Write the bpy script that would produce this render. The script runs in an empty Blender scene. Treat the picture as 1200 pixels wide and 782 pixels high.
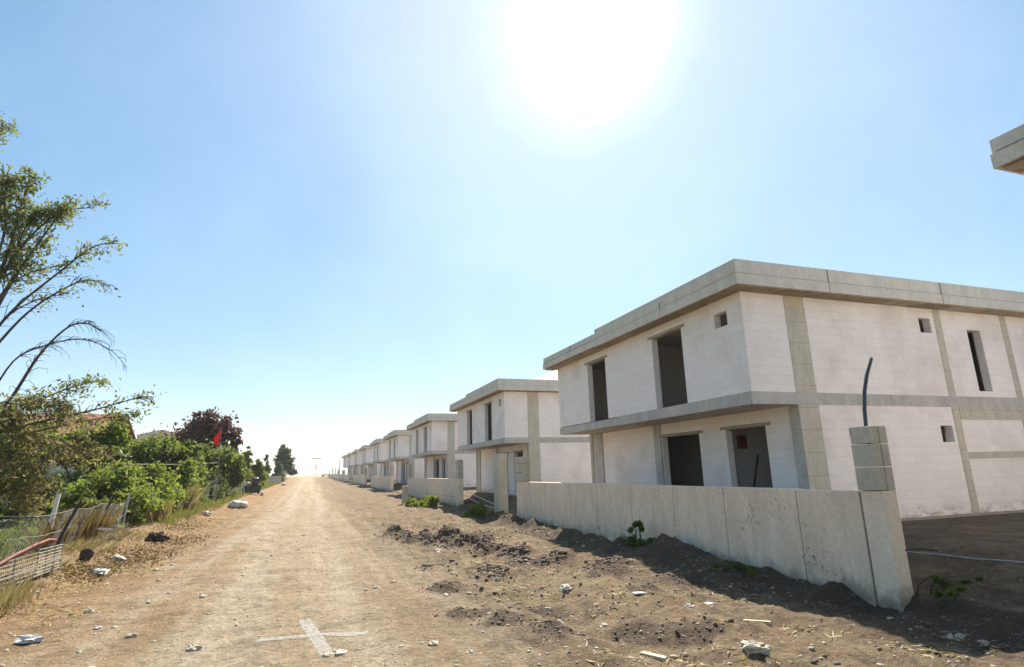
import bpy, bmesh, math, random
import numpy as np
from mathutils import Vector, noise as mnoise

R = math.radians
random.seed(7)
rng = np.random.default_rng(11)
scene = bpy.context.scene
COL = scene.collection

SUN_EL, SUN_AZ = 48.0, 25.0          # azimuth clockwise from +Y (the street direction)
HAZE = 0.0002

# ------------------------------------------------------------------ helpers
def link(o):
    COL.objects.link(o); return o

def tag(o, label=None, cat=None, group=None, kind=None):
    if label: o['label'] = label
    if cat: o['category'] = cat
    if group: o['group'] = group
    if kind: o['kind'] = kind
    return o

def thing(name, label, cat, loc=(0, 0, 0), rz=0.0, group=None):
    o = bpy.data.objects.new(name, None)
    o.empty_display_size = 0.2
    link(o); o.location = loc; o.rotation_euler = (0, 0, rz)
    return tag(o, label, cat, group)

def obj(name, bm, mat, parent=None, smooth=False):
    me = bpy.data.meshes.new(name)
    if isinstance(bm, tuple):
        v, f = bm
        me.from_pydata(v, [], f)
    else:
        bm.to_mesh(me); bm.free()
    me.update()
    if smooth:
        me.polygons.foreach_set('use_smooth', [True] * len(me.polygons))
    o = bpy.data.objects.new(name, me)
    if mat: me.materials.append(mat)
    link(o)
    if parent: o.parent = parent
    return o

def copy_tree(o, parent=None):
    c = o.copy(); COL.objects.link(c)
    if parent: c.parent = parent
    for ch in [k for k in o.children]:
        copy_tree(ch, c)
    return c

def box(bm, x0, x1, y0, y1, z0, z1):
    vs = [bm.verts.new(p) for p in ((x0,y0,z0),(x1,y0,z0),(x1,y1,z0),(x0,y1,z0),(x0,y0,z1),(x1,y0,z1),(x1,y1,z1),(x0,y1,z1))]
    for f in ((0,3,2,1),(4,5,6,7),(0,1,5,4),(1,2,6,5),(2,3,7,6),(3,0,4,7)):
        bm.faces.new([vs[i] for i in f])
    return vs

def bxm(*a, bevel=0.0):
    bm = bmesh.new(); box(bm, *a)
    if bevel:
        bmesh.ops.bevel(bm, geom=bm.edges[:], offset=bevel, segments=1, affect='EDGES')
    return bm

def tube(bm, pts, radii, n=6, cap=True):
    pts = [Vector(p) for p in pts]
    if not hasattr(radii, '__len__'): radii = [radii] * len(pts)
    rings = []
    up = Vector((0.13, 0.31, 0.94))
    for i, p in enumerate(pts):
        a = pts[max(0, i-1)]; b = pts[min(len(pts)-1, i+1)]
        d = (b - a)
        d = d.normalized() if d.length > 1e-9 else Vector((0, 0, 1))
        s = d.cross(up)
        if s.length < 1e-3: s = d.cross(Vector((1, 0, 0)))
        s.normalize(); t = s.cross(d)
        rings.append([bm.verts.new(p + (s*math.cos(2*math.pi*k/n) + t*math.sin(2*math.pi*k/n))*radii[i]) for k in range(n)])
    for i in range(len(rings)-1):
        for k in range(n):
            bm.faces.new((rings[i][k], rings[i][(k+1) % n], rings[i+1][(k+1) % n], rings[i+1][k]))
    if cap:
        bm.faces.new(rings[0][::-1]); bm.faces.new(rings[-1])

def lump(bm, c, r, sq=(1, 1, 1), rough=0.35, sub=1, seed=0):
    rr = random.Random(seed)
    ret = bmesh.ops.create_icosphere(bm, subdivisions=sub, radius=1.0)
    off = Vector((rr.uniform(0, 90), rr.uniform(0, 90), rr.uniform(0, 90)))
    a = rr.uniform(0, 6.28); ca, sa = math.cos(a), math.sin(a)
    for v in ret['verts']:
        k = 1 + rough * mnoise.noise(v.co*1.6 + off) + rough*.5*mnoise.noise(v.co*4 + off)
        x, y, z = v.co.x*sq[0]*k*r, v.co.y*sq[1]*k*r, v.co.z*sq[2]*k*r
        v.co = Vector((c[0] + ca*x - sa*y, c[1] + sa*x + ca*y, c[2] + z))

def sst(a, b, x):
    t = min(1.0, max(0.0, (x - a) / (b - a)))
    return t*t*(3 - 2*t)

# ------------------------------------------------------------------ materials
def nt(name):
    m = bpy.data.materials.new(name); m.use_nodes = True
    t = m.node_tree
    return m, t, t.nodes, t.links, t.nodes['Principled BSDF']

def N(ns, typ, **kw):
    n = ns.new(typ)
    for k, v in kw.items():
        if k.startswith('i_'):
            key = k[2:]
            n.inputs[int(key) if key.isdigit() else key.replace('_', ' ')].default_value = v
        else: setattr(n, k, v)
    return n

def ramp(ns, stops, interp='LINEAR'):
    r = ns.new('ShaderNodeValToRGB'); cr = r.color_ramp; cr.interpolation = interp
    while len(cr.elements) < len(stops): cr.elements.new(0.5)
    for e, (p, c) in zip(cr.elements, stops):
        e.position = p; e.color = (*c, 1) if len(c) == 3 else c
    return r

def mixc(ns, ls, fac, a, b, blend='MIX'):
    m = ns.new('ShaderNodeMix'); m.data_type = 'RGBA'; m.blend_type = blend
    for s, v in ((0, fac), (6, a), (7, b)):
        if hasattr(v, 'links'): ls.new(v, m.inputs[s])
        else: m.inputs[s].default_value = v if s == 0 else (*v, 1)
    return m.outputs[2]

def math_n(ns, ls, op, a, b=0.0, c=0.0, clamp=False):
    m = ns.new('ShaderNodeMath'); m.operation = op; m.use_clamp = clamp
    for s, v in ((0, a), (1, b), (2, c)):
        if hasattr(v, 'links'): ls.new(v, m.inputs[s])
        else: m.inputs[s].default_value = v
    return m.outputs[0]

def simple(name, c1, c2, scale=6.0, rough=0.9, bump=0.2, dist=0.01, metal=0.0, detail=6):
    m, t, ns, ls, P = nt(name)
    tc = N(ns, 'ShaderNodeTexCoord')
    nz = N(ns, 'ShaderNodeTexNoise', i_Scale=scale, i_Detail=detail, i_Roughness=0.65)
    ls.new(tc.outputs['Object'], nz.inputs['Vector'])
    r = ramp(ns, ((0.3, c1), (0.7, c2)))
    ls.new(nz.outputs['Fac'], r.inputs['Fac']); ls.new(r.outputs['Color'], P.inputs['Base Color'])
    P.inputs['Roughness'].default_value = rough; P.inputs['Metallic'].default_value = metal
    if bump:
        b = N(ns, 'ShaderNodeBump', i_Strength=bump, i_Distance=dist)
        ls.new(nz.outputs['Fac'], b.inputs['Height']); ls.new(b.outputs['Normal'], P.inputs['Normal'])
    return m

def mat_block(name='aerated_block', lift=1.0):
    m, t, ns, ls, P = nt(name)
    tc = N(ns, 'ShaderNodeTexCoord'); sp = N(ns, 'ShaderNodeSeparateXYZ'); cb = N(ns, 'ShaderNodeCombineXYZ')
    ls.new(tc.outputs['Object'], sp.inputs[0])
    u = math_n(ns, ls, 'ADD', sp.outputs[0], sp.outputs[1])
    wob = N(ns, 'ShaderNodeTexNoise', i_Scale=3.0, i_Detail=2.0)
    ls.new(tc.outputs['Object'], wob.inputs['Vector'])
    w = math_n(ns, ls, 'MULTIPLY', math_n(ns, ls, 'SUBTRACT', wob.outputs['Fac'], 0.5), 0.012)
    ls.new(math_n(ns, ls, 'ADD', u, w), cb.inputs[0]); ls.new(math_n(ns, ls, 'ADD', sp.outputs[2], w), cb.inputs[1])
    br = N(ns, 'ShaderNodeTexBrick', offset=0.5, i_Scale=1.0, i_Mortar_Size=0.004, i_Mortar_Smooth=0.35, i_Bias=0.0, i_Brick_Width=0.6, i_Row_Height=0.25)
    br.inputs['Color1'].default_value = (0.82*lift, 0.75*lift, 0.71*lift, 1)
    br.inputs['Color2'].default_value = (0.86*lift, 0.795*lift, 0.755*lift, 1)
    br.inputs['Mortar'].default_value = (0.60*lift, 0.55*lift, 0.50*lift, 1)
    ls.new(cb.outputs[0], br.inputs['Vector'])
    oi = N(ns, 'ShaderNodeObjectInfo'); va = N(ns, 'ShaderNodeVectorMath', operation='ADD'); ls.new(tc.outputs['Object'], va.inputs[0]); ls.new(math_n(ns, ls, 'MULTIPLY', oi.outputs['Random'], 60.0), va.inputs[1])
    n1 = N(ns, 'ShaderNodeTexNoise', i_Scale=0.55, i_Detail=7.0, i_Roughness=0.6)
    ls.new(va.outputs[0], n1.inputs['Vector'])
    r1 = ramp(ns, ((0.32, (0.74, 0.71, 0.67)), (0.52, (1, 1, 1)), (0.7, (0.93, 0.92, 0.90))))
    ls.new(n1.outputs['Fac'], r1.inputs['Fac'])
    c = mixc(ns, ls, 0.6, br.outputs['Color'], r1.outputs['Color'], 'MULTIPLY')
    # chips and mortar smears
    n2 = N(ns, 'ShaderNodeTexNoise', i_Scale=7.0, i_Detail=4.0, i_Roughness=0.7)
    mp = N(ns, 'ShaderNodeMapping'); mp.inputs['Scale'].default_value = (1, 1, 3.2)
    ls.new(va.outputs[0], mp.inputs[0]); ls.new(mp.outputs[0], n2.inputs['Vector'])
    r2 = ramp(ns, ((0.62, (0, 0, 0)), (0.72, (1, 1, 1))))
    ls.new(n2.outputs['Fac'], r2.inputs['Fac'])
    c = mixc(ns, ls, math_n(ns, ls, 'MULTIPLY', r2.outputs['Color'], 0.55), c, (0.42, 0.37, 0.31))
    # splashed mud along the foot of the wall (height above the plinth)
    hz = math_n(ns, ls, 'SUBTRACT', 1.0, math_n(ns, ls, 'DIVIDE', sp.outputs[2], 0.42), clamp=True)
    n3 = N(ns, 'ShaderNodeTexNoise', i_Scale=2.1, i_Detail=8.0, i_Roughness=0.7)
    ls.new(mp.outputs[0], n3.inputs['Vector'])
    st = math_n(ns, ls, 'MULTIPLY', hz, math_n(ns, ls, 'MULTIPLY', math_n(ns, ls, 'SUBTRACT', n3.outputs['Fac'], 0.45, clamp=True), 5.0, clamp=True), clamp=True)
    c = mixc(ns, ls, st, c, (0.27, 0.21, 0.15))
    ls.new(c, P.inputs['Base Color']); P.inputs['Roughness'].default_value = 0.95
    h = math_n(ns, ls, 'ADD', math_n(ns, ls, 'MULTIPLY', br.outputs['Fac'], -1.0), math_n(ns, ls, 'MULTIPLY', n2.outputs['Fac'], 0.5))
    b = N(ns, 'ShaderNodeBump', i_Strength=0.35, i_Distance=0.006)
    ls.new(h, b.inputs['Height']); ls.new(b.outputs['Normal'], P.inputs['Normal'])
    return m

def mat_concrete(name, c1, c2, board=0.0, pits=0.0, stain=(0.2, 0.17, 0.13), mud=0.0):
    m, t, ns, ls, P = nt(name)
    tc = N(ns, 'ShaderNodeTexCoord'); mp = N(ns, 'ShaderNodeMapping'); mp.inputs['Scale'].default_value = (1.3, 1.3, 0.45)
    ls.new(tc.outputs['Object'], mp.inputs[0])
    n1 = N(ns, 'ShaderNodeTexNoise', i_Scale=1.6, i_Detail=9.0, i_Roughness=0.68)
    ls.new(mp.outputs[0], n1.inputs['Vector'])
    r = ramp(ns, ((0.3, c1), (0.68, c2))); ls.new(n1.outputs['Fac'], r.inputs['Fac'])
    c = r.outputs['Color']
    n2 = N(ns, 'ShaderNodeTexNoise', i_Scale=9.0, i_Detail=8.0, i_Roughness=0.75)
    ls.new(tc.outputs['Object'], n2.inputs['Vector'])
    r2 = ramp(ns, ((0.28, (0.72, 0.70, 0.67)), (0.6, (1, 1, 1)))); ls.new(n2.outputs['Fac'], r2.inputs['Fac'])
    c = mixc(ns, ls, 0.7, c, r2.outputs['Color'], 'MULTIPLY')
    h = n2.outputs['Fac']
    if pits:
        vo = N(ns, 'ShaderNodeTexNoise', i_Scale=13.0, i_Detail=3.0, i_Roughness=0.6)
        ls.new(tc.outputs['Object'], vo.inputs['Vector'])
        big = N(ns, 'ShaderNodeTexNoise', i_Scale=1.1, i_Detail=2.0)
        ls.new(tc.outputs['Object'], big.inputs['Vector'])
        s = math_n(ns, ls, 'ADD', vo.outputs['Fac'], math_n(ns, ls, 'MULTIPLY', big.outputs['Fac'], 0.55))
        rp = ramp(ns, ((0.925, (0, 0, 0)), (0.98, (1, 1, 1)))); ls.new(math_n(ns, ls, 'MULTIPLY', s, 0.98), rp.inputs['Fac'])
        c = mixc(ns, ls, math_n(ns, ls, 'MULTIPLY', rp.outputs['Color'], pits), c, stain)
    if mud:
        sm = N(ns, 'ShaderNodeSeparateXYZ'); ls.new(tc.outputs['Object'], sm.inputs[0])
        ms = N(ns, 'ShaderNodeTexNoise', i_Scale=2.6, i_Detail=8.0, i_Roughness=0.7); ls.new(tc.outputs['Object'], ms.inputs['Vector'])
        hz = math_n(ns, ls, 'SUBTRACT', 1.15, math_n(ns, ls, 'DIVIDE', sm.outputs[2], mud), clamp=True)
        mk = math_n(ns, ls, 'MULTIPLY', math_n(ns, ls, 'SUBTRACT', math_n(ns, ls, 'ADD', ms.outputs['Fac'], math_n(ns, ls, 'MULTIPLY', hz, .35)), 0.66, clamp=True), 5.0, clamp=True)
        c = mixc(ns, ls, math_n(ns, ls, 'MULTIPLY', math_n(ns, ls, 'MULTIPLY', mk, hz, clamp=True), .8), c, (0.24, 0.185, 0.125))
        dr = N(ns, 'ShaderNodeTexNoise', i_Scale=1.0, i_Detail=6.0, i_Roughness=0.65); md = N(ns, 'ShaderNodeMapping'); md.inputs['Scale'].default_value = (5, 5, .35)
        ls.new(tc.outputs['Object'], md.inputs[0]); ls.new(md.outputs[0], dr.inputs['Vector'])
        rd = ramp(ns, ((0.30, (0.78, 0.75, 0.70)), (0.48, (1, 1, 1)))); ls.new(dr.outputs['Fac'], rd.inputs['Fac'])
        c = mixc(ns, ls, 0.55, c, rd.outputs['Color'], 'MULTIPLY')
    if board:
        sp = N(ns, 'ShaderNodeSeparateXYZ'); ls.new(tc.outputs['Object'], sp.inputs[0])
        fr = math_n(ns, ls, 'FRACT', math_n(ns, ls, 'DIVIDE', sp.outputs[2], board))
        ln = math_n(ns, ls, 'LESS_THAN', fr, 0.035)
        c = mixc(ns, ls, math_n(ns, ls, 'MULTIPLY', ln, 0.35), c, (0.16, 0.14, 0.12))
    ls.new(c, P.inputs['Base Color']); P.inputs['Roughness'].default_value = 0.9
    b = N(ns, 'ShaderNodeBump', i_Strength=0.3, i_Distance=0.01)
    ls.new(h, b.inputs['Height']); ls.new(b.outputs['Normal'], P.inputs['Normal'])
    return m

def mat_leaf(name, cols, trans=0.45, tint=(0.35, 0.38, 0.04)):
    m, t, ns, ls, P = nt(name)
    ge = N(ns, 'ShaderNodeNewGeometry')
    n = len(cols)
    r = ramp(ns, [(i / max(1, n-1), c) for i, c in enumerate(cols)])
    ls.new(ge.outputs['Random Per Island'], r.inputs['Fac'])
    ls.new(r.outputs['Color'], P.inputs['Base Color']); P.inputs['Roughness'].default_value = 0.6
    P.inputs['Specular IOR Level'].default_value = 0.25
    tr = N(ns, 'ShaderNodeBsdfTranslucent')
    c2 = mixc(ns, ls, 0.35, r.outputs['Color'], tint)
    ls.new(c2, tr.inputs['Color'])
    mx = N(ns, 'ShaderNodeMixShader'); mx.inputs[0].default_value = trans
    ls.new(P.outputs[0], mx.inputs[1]); ls.new(tr.outputs[0], mx.inputs[2])
    ls.new(mx.outputs[0], ns['Material Output'].inputs['Surface'])
    return m

def mat_ground():
    m, t, ns, ls, P = nt('dry_soil')
    tc = N(ns, 'ShaderNodeTexCoord'); sp = N(ns, 'ShaderNodeSeparateXYZ')
    ls.new(tc.outputs['Object'], sp.inputs[0])
    def noise_(scale, det=6.0, ro=0.6, sc=None):
        n = N(ns, 'ShaderNodeTexNoise', i_Scale=scale, i_Detail=det, i_Roughness=ro)
        if sc:
            mp = N(ns, 'ShaderNodeMapping'); mp.inputs['Scale'].default_value = sc
            ls.new(tc.outputs['Object'], mp.inputs[0]); ls.new(mp.outputs[0], n.inputs['Vector'])
        else: ls.new(tc.outputs['Object'], n.inputs['Vector'])
        return n.outputs['Fac']
    big = noise_(0.25, 5.0, 0.62); mid = noise_(1.1, 8.0, 0.7); fine = noise_(9.0, 8.0, 0.75); grit = noise_(38.0, 5.0, 0.7)
    track = noise_(1.0, 7.0, 0.62, (1.15, 0.05, 1.0))
    # warped cross-road coordinate
    x = math_n(ns, ls, 'ADD', sp.outputs[0], math_n(ns, ls, 'MULTIPLY', math_n(ns, ls, 'SUBTRACT', big, 0.5), 5.0))
    x = math_n(ns, ls, 'ADD', x, math_n(ns, ls, 'MULTIPLY', math_n(ns, ls, 'SUBTRACT', mid, 0.5), 2.2))
    xr = math_n(ns, ls, 'DIVIDE', math_n(ns, ls, 'ADD', x, 12.0), 28.0, clamp=True)
    def at(X): return (X + 12.0) / 28.0
    zone = ramp(ns, ((at(-9.5), (0.143, 0.138, 0.051)), (at(-7.4), (0.275, 0.187, 0.091)), (at(-5.2), (0.300, 0.187, 0.097)), (at(-2.6), (0.314, 0.220, 0.126)),
                     (at(-0.3), (0.363, 0.276, 0.175)), (at(1.5), (0.314, 0.229, 0.138)), (at(2.9), (0.221, 0.157, 0.097)), (at(6.5), (0.226, 0.159, 0.097)), (at(9.2), (0.154, 0.111, 0.071)), (at(14), (0.165, 0.122, 0.083))))
    ls.new(xr, zone.inputs['Fac'])
    c = zone.outputs['Color']
    # dusty pale wheel tracks along the road, only between the verges
    inroad = ramp(ns, ((at(-4.2), (0, 0, 0)), (at(-2.5), (1, 1, 1)), (at(1.5), (1, 1, 1)), (at(4.2), (0, 0, 0)))); ls.new(xr, inroad.inputs['Fac'])
    rt = ramp(ns, ((0.44, (0, 0, 0)), (0.56, (1, 1, 1)))); ls.new(track, rt.inputs['Fac'])
    c = mixc(ns, ls, math_n(ns, ls, 'MULTIPLY', math_n(ns, ls, 'MULTIPLY', rt.outputs['Color'], inroad.outputs['Color']), 0.8), c, (0.40, 0.325, 0.225))
    xt = math_n(ns, ls, 'ADD', sp.outputs[0], math_n(ns, ls, 'MULTIPLY', math_n(ns, ls, 'SUBTRACT', big, 0.5), 2.4))
    xt = math_n(ns, ls, 'ADD', xt, math_n(ns, ls, 'MULTIPLY', math_n(ns, ls, 'SUBTRACT', mid, 0.5), .5))
    rut = ramp(ns, ((at(-2.0), (0, 0, 0)), (at(-1.35), (1, 1, 1)), (at(-.75), (0, 0, 0)), (at(.25), (0, 0, 0)), (at(.85), (1, 1, 1)), (at(1.5), (0, 0, 0)))); ls.new(math_n(ns, ls, 'DIVIDE', math_n(ns, ls, 'ADD', xt, 12.0), 28.0, clamp=True), rut.inputs['Fac'])
    c = mixc(ns, ls, math_n(ns, ls, 'MULTIPLY', rut.outputs['Color'], 0.6), c, (0.44, 0.36, 0.265))
    rb = ramp(ns, ((0.30, (0.55, 0.52, 0.48)), (0.52, (1, 1, 1)), (0.75, (1.15, 1.12, 1.05)))); ls.new(mid, rb.inputs['Fac'])
    c = mixc(ns, ls, 0.85, c, rb.outputs['Color'], 'MULTIPLY')
    rf = ramp(ns, ((0.30, (0.45, 0.43, 0.40)), (0.50, (1, 1, 1)), (0.68, (1.3, 1.28, 1.22)))); ls.new(fine, rf.inputs['Fac'])
    c = mixc(ns, ls, 0.8, c, rf.outputs['Color'], 'MULTIPLY')
    rg = ramp(ns, ((0.32, (0.5, 0.48, 0.46)), (0.5, (1, 1, 1)), (0.64, (1.35, 1.33, 1.3)))); ls.new(grit, rg.inputs['Fac'])
    c = mixc(ns, ls, 0.7, c, rg.outputs['Color'], 'MULTIPLY')
    lumpn = noise_(4.2, 5.0, 0.72, (1.0, .8, 1.0)); rl = ramp(ns, ((0.34, (0.42, 0.39, 0.36)), (0.52, (1, 1, 1)), (0.72, (1.2, 1.18, 1.14)))); ls.new(lumpn, rl.inputs['Fac'])
    c = mixc(ns, ls, 0.45, c, rl.outputs['Color'], 'MULTIPLY')
    # darker damp clay patches on the dug verge
    dug = ramp(ns, ((at(1.6), (0, 0, 0)), (at(3.2), (1, 1, 1)))); ls.new(xr, dug.inputs['Fac'])
    pn = noise_(0.9, 7.0, 0.62, (1.6, 0.7, 1.0))
    rp = ramp(ns, ((0.56, (0, 0, 0)), (0.66, (1, 1, 1)))); ls.new(pn, rp.inputs['Fac'])
    c = mixc(ns, ls, math_n(ns, ls, 'MULTIPLY', math_n(ns, ls, 'MULTIPLY', rp.outputs['Color'], dug.outputs['Color']), 0.7), c, (0.085, 0.062, 0.045))
    at_n = N(ns, 'ShaderNodeAttribute', attribute_name='clay')
    ca = math_n(ns, ls, 'ADD', at_n.outputs['Fac'], math_n(ns, ls, 'MULTIPLY', math_n(ns, ls, 'SUBTRACT', fine, 0.5), 1.2))
    rc = ramp(ns, ((0.38, (0, 0, 0)), (0.62, (1, 1, 1)))); ls.new(ca, rc.inputs['Fac'])
    # matted dead grass on the verges
    gm = noise_(1.7, 7.0, 0.7, (1.0, 0.6, 1.0)); rm = ramp(ns, ((0.5, (0, 0, 0)), (0.62, (1, 1, 1)))); ls.new(gm, rm.inputs['Fac'])
    c = mixc(ns, ls, math_n(ns, ls, 'MULTIPLY', math_n(ns, ls, 'MULTIPLY', rm.outputs['Color'], dug.outputs['Color']), 0.55), c, (0.27, 0.215, 0.12))
    c = mixc(ns, ls, math_n(ns, ls, 'MULTIPLY', rc.outputs['Color'], 0.85), c, (0.095, 0.066, 0.047))
    for vsn, thr, am in ((16.0, 0.80, 0.55), (42.0, 0.70, 0.5), (90.0, 0.6, 0.4)):
        vo = N(ns, 'ShaderNodeTexVoronoi', i_Scale=vsn); ls.new(tc.outputs['Object'], vo.inputs['Vector'])
        sc_ = N(ns, 'ShaderNodeSeparateColor'); ls.new(vo.outputs['Color'], sc_.inputs[0])
        peb = math_n(ns, ls, 'MULTIPLY', math_n(ns, ls, 'GREATER_THAN', sc_.outputs[0], thr), math_n(ns, ls, 'LESS_THAN', vo.outputs['Distance'], math_n(ns, ls, 'MULTIPLY', sc_.outputs[1], 0.45)))
        pc = mixc(ns, ls, sc_.outputs[2], (0.20, 0.155, 0.105), (0.50, 0.43, 0.33))
        c = mixc(ns, ls, math_n(ns, ls, 'MULTIPLY', peb, am), c, pc)
    # far end: dry harvested field across the end of the road
    fy = math_n(ns, ls, 'DIVIDE', math_n(ns, ls, 'SUBTRACT', sp.outputs[1], 330.0), 60.0, clamp=True)
    c = mixc(ns, ls, fy, c, (0.40, 0.25, 0.12))
    ls.new(c, P.inputs['Base Color']); P.inputs['Roughness'].default_value = 0.97
    P.inputs['Specular IOR Level'].default_value = 0.15
    h = math_n(ns, ls, 'ADD', math_n(ns, ls, 'MULTIPLY', fine, 1.0), math_n(ns, ls, 'MULTIPLY', grit, 0.35))
    h = math_n(ns, ls, 'ADD', h, math_n(ns, ls, 'MULTIPLY', lumpn, 1.5))
    b = N(ns, 'ShaderNodeBump', i_Strength=1.0, i_Distance=0.09)
    ls.new(h, b.inputs['Height']); ls.new(b.outputs['Normal'], P.inputs['Normal'])
    return m

M = {}
M['block'] = mat_block()
M['fascia'] = mat_concrete('parapet_concrete', (0.53, 0.49, 0.425), (0.69, 0.645, 0.565), stain=(0.25, 0.24, 0.2))
M['column'] = mat_concrete('column_concrete', (0.43, 0.395, 0.32), (0.60, 0.555, 0.465), board=0.62, pits=0.5)
M['slab'] = mat_concrete('slab_concrete', (0.38, 0.355, 0.325), (0.58, 0.545, 0.50), pits=0.8)
M['yardwall'] = mat_concrete('boundary_concrete', (0.68, 0.535, 0.40), (0.87, 0.705, 0.54), pits=0.85, mud=0.75)
M['pierbase'] = mat_concrete('cast_pier_concrete', (0.76, 0.61, 0.46), (0.88, 0.735, 0.58), pits=0.7, mud=0.6)
M['pier'] = mat_concrete('pier_block', (0.40, 0.355, 0.275), (0.58, 0.53, 0.43), pits=0.9)
M['joint'] = simple('dark_joint_mortar', (0.20, 0.17, 0.135), (0.32, 0.275, 0.22))  # dark mortar tone for joints and the wall core
def mat_soffit():
    m, t, ns, ls, P = nt('formwork_boards')
    tc = N(ns, 'ShaderNodeTexCoord')
    br = N(ns, 'ShaderNodeTexBrick', offset=0.37, i_Scale=1.0, i_Mortar_Size=0.014, i_Mortar_Smooth=0.2, i_Bias=-0.2, i_Brick_Width=1.35, i_Row_Height=400.0)
    br.inputs['Color1'].default_value = (0.30, 0.235, 0.155, 1); br.inputs['Color2'].default_value = (0.55, 0.47, 0.34, 1); br.inputs['Mortar'].default_value = (0.2, 0.15, 0.1, 1)
    sp = N(ns, 'ShaderNodeSeparateXYZ'); cb = N(ns, 'ShaderNodeCombineXYZ'); ls.new(tc.outputs['Object'], sp.inputs[0])
    ls.new(math_n(ns, ls, 'ADD', sp.outputs[0], sp.outputs[1]), cb.inputs[0]); cb.inputs[1].default_value = 120.0
    ls.new(cb.outputs[0], br.inputs['Vector'])
    nz_ = N(ns, 'ShaderNodeTexNoise', i_Scale=3.0, i_Detail=6.0); ls.new(tc.outputs['Object'], nz_.inputs['Vector'])
    r = ramp(ns, ((0.35, (0.6, 0.57, 0.52)), (0.65, (1, 1, 1)))); ls.new(nz_.outputs['Fac'], r.inputs['Fac'])
    ls.new(mixc(ns, ls, 0.8, br.outputs['Color'], r.outputs['Color'], 'MULTIPLY'), P.inputs['Base Color']); P.inputs['Roughness'].default_value = 0.9
    return m
M['soffit'] = mat_soffit()
M['mortarpatch'] = simple('beige_mortar', (0.47, 0.40, 0.28), (0.56, 0.49, 0.36), scale=4)
M['plinth'] = mat_concrete('plinth_concrete', (0.26, 0.22, 0.17), (0.38, 0.33, 0.27))
M['lintel'] = mat_concrete('lintel_concrete', (0.30, 0.27, 0.22), (0.42, 0.38, 0.31))
M['inside'] = simple('bare_inner_wall', (0.60, 0.57, 0.55), (0.70, 0.67, 0.64), scale=2)
M['redbox'] = simple('red_enamel', (0.14, 0.02, 0.018), (0.19, 0.03, 0.025), rough=0.5)
M['sheet'] = simple('pale_roof_sheet', (0.50, 0.47, 0.42), (0.62, 0.58, 0.52), scale=3)
M['soil'] = simple('turned_clay', (0.085, 0.06, 0.042), (0.19, 0.135, 0.092), scale=5, bump=0.8, dist=0.04)
M['stone'] = simple('pale_gravel', (0.30, 0.25, 0.18), (0.56, 0.49, 0.38), scale=2.5, bump=0.4)
M['whitestone'] = simple('white_limestone', (0.36, 0.32, 0.26), (0.58, 0.53, 0.45), scale=5, bump=0.4)
M['overlay'] = simple('map_overlay', (0.30, 0.27, 0.22), (0.44, 0.41, 0.36), scale=5, bump=0.3, dist=0.01)  # pale tint of the map overlay cross, not a real road mark
def patchy_alpha(m):  # patchy see-through alpha for the overlay cross
    t = m.node_tree; ns, ls = t.nodes, t.links
    tc = N(ns, 'ShaderNodeTexCoord'); n = N(ns, 'ShaderNodeTexNoise', i_Scale=16.0, i_Detail=6.0, i_Roughness=0.7); ls.new(tc.outputs['Object'], n.inputs['Vector'])
    r = ramp(ns, ((0.30, (0.12, 0.12, 0.12)), (0.52, (0.66, 0.66, 0.66)))); ls.new(n.outputs['Fac'], r.inputs['Fac']); ls.new(r.outputs['Color'], ns['Principled BSDF'].inputs['Alpha'])
patchy_alpha(M['overlay'])
M['plastic'] = simple('white_plastic_bag', (0.42, 0.40, 0.37), (0.62, 0.60, 0.56), rough=0.5, scale=4)
M['char'] = simple('charred_earth', (0.03, 0.02, 0.014), (0.11, 0.075, 0.05), scale=9, bump=0.8, dist=0.03)
M['blackbag'] = simple('black_plastic_bag', (0.008, 0.008, 0.014), (0.02, 0.02, 0.032), rough=0.35, scale=6)
M['dumpster'] = simple('dark_green_steel', (0.012, 0.028, 0.024), (0.025, 0.045, 0.038), rough=0.5)
M['wood'] = simple('weathered_wood', (0.14, 0.11, 0.08), (0.27, 0.22, 0.17), scale=9)
M['palewood'] = simple('raw_lumber', (0.48, 0.38, 0.23), (0.62, 0.50, 0.33), scale=9)
M['darkwood'] = simple('old_dark_stake', (0.035, 0.028, 0.022), (0.08, 0.065, 0.05), scale=9)
M['wire'] = simple('rusted_wire', (0.15, 0.14, 0.12), (0.27, 0.255, 0.225), rough=0.7, metal=0.2, bump=0)
M['steel'] = simple('galvanised_steel', (0.36, 0.37, 0.37), (0.48, 0.49, 0.49), rough=0.5, metal=0.5, bump=0)
M['redrail'] = simple('faded_red_paint', (0.17, 0.06, 0.042), (0.30, 0.125, 0.09), rough=0.85)
M['pipe'] = simple('dark_blue_grey_hose', (0.025, 0.03, 0.045), (0.05, 0.058, 0.075), rough=0.5, bump=0)
M['rope'] = simple('cream_rope', (0.55, 0.48, 0.36), (0.66, 0.58, 0.45), bump=0)
M['tile'] = simple('terracotta_tile', (0.23, 0.085, 0.048), (0.35, 0.14, 0.085), scale=5, bump=0.5, dist=0.04)
M['browntile'] = simple('brown_tile', (0.05, 0.031, 0.023), (0.09, 0.054, 0.037), scale=5, bump=0.5, dist=0.04)
M['cream'] = simple('cream_render', (0.52, 0.46, 0.36), (0.62, 0.56, 0.45), scale=1.5)
M['whitepaint'] = simple('white_paint', (0.72, 0.71, 0.68), (0.80, 0.79, 0.76), scale=3)
M['glass'] = simple('dull_window_glass', (0.16, 0.19, 0.24), (0.28, 0.32, 0.38), rough=0.15, bump=0)
M['flagred'] = simple('red_flag_cloth', (0.60, 0.02, 0.03), (0.72, 0.04, 0.05), rough=0.7)
M['bark'] = simple('grey_brown_bark', (0.05, 0.038, 0.028), (0.13, 0.10, 0.075), scale=10, bump=0.7, dist=0.02)
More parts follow.
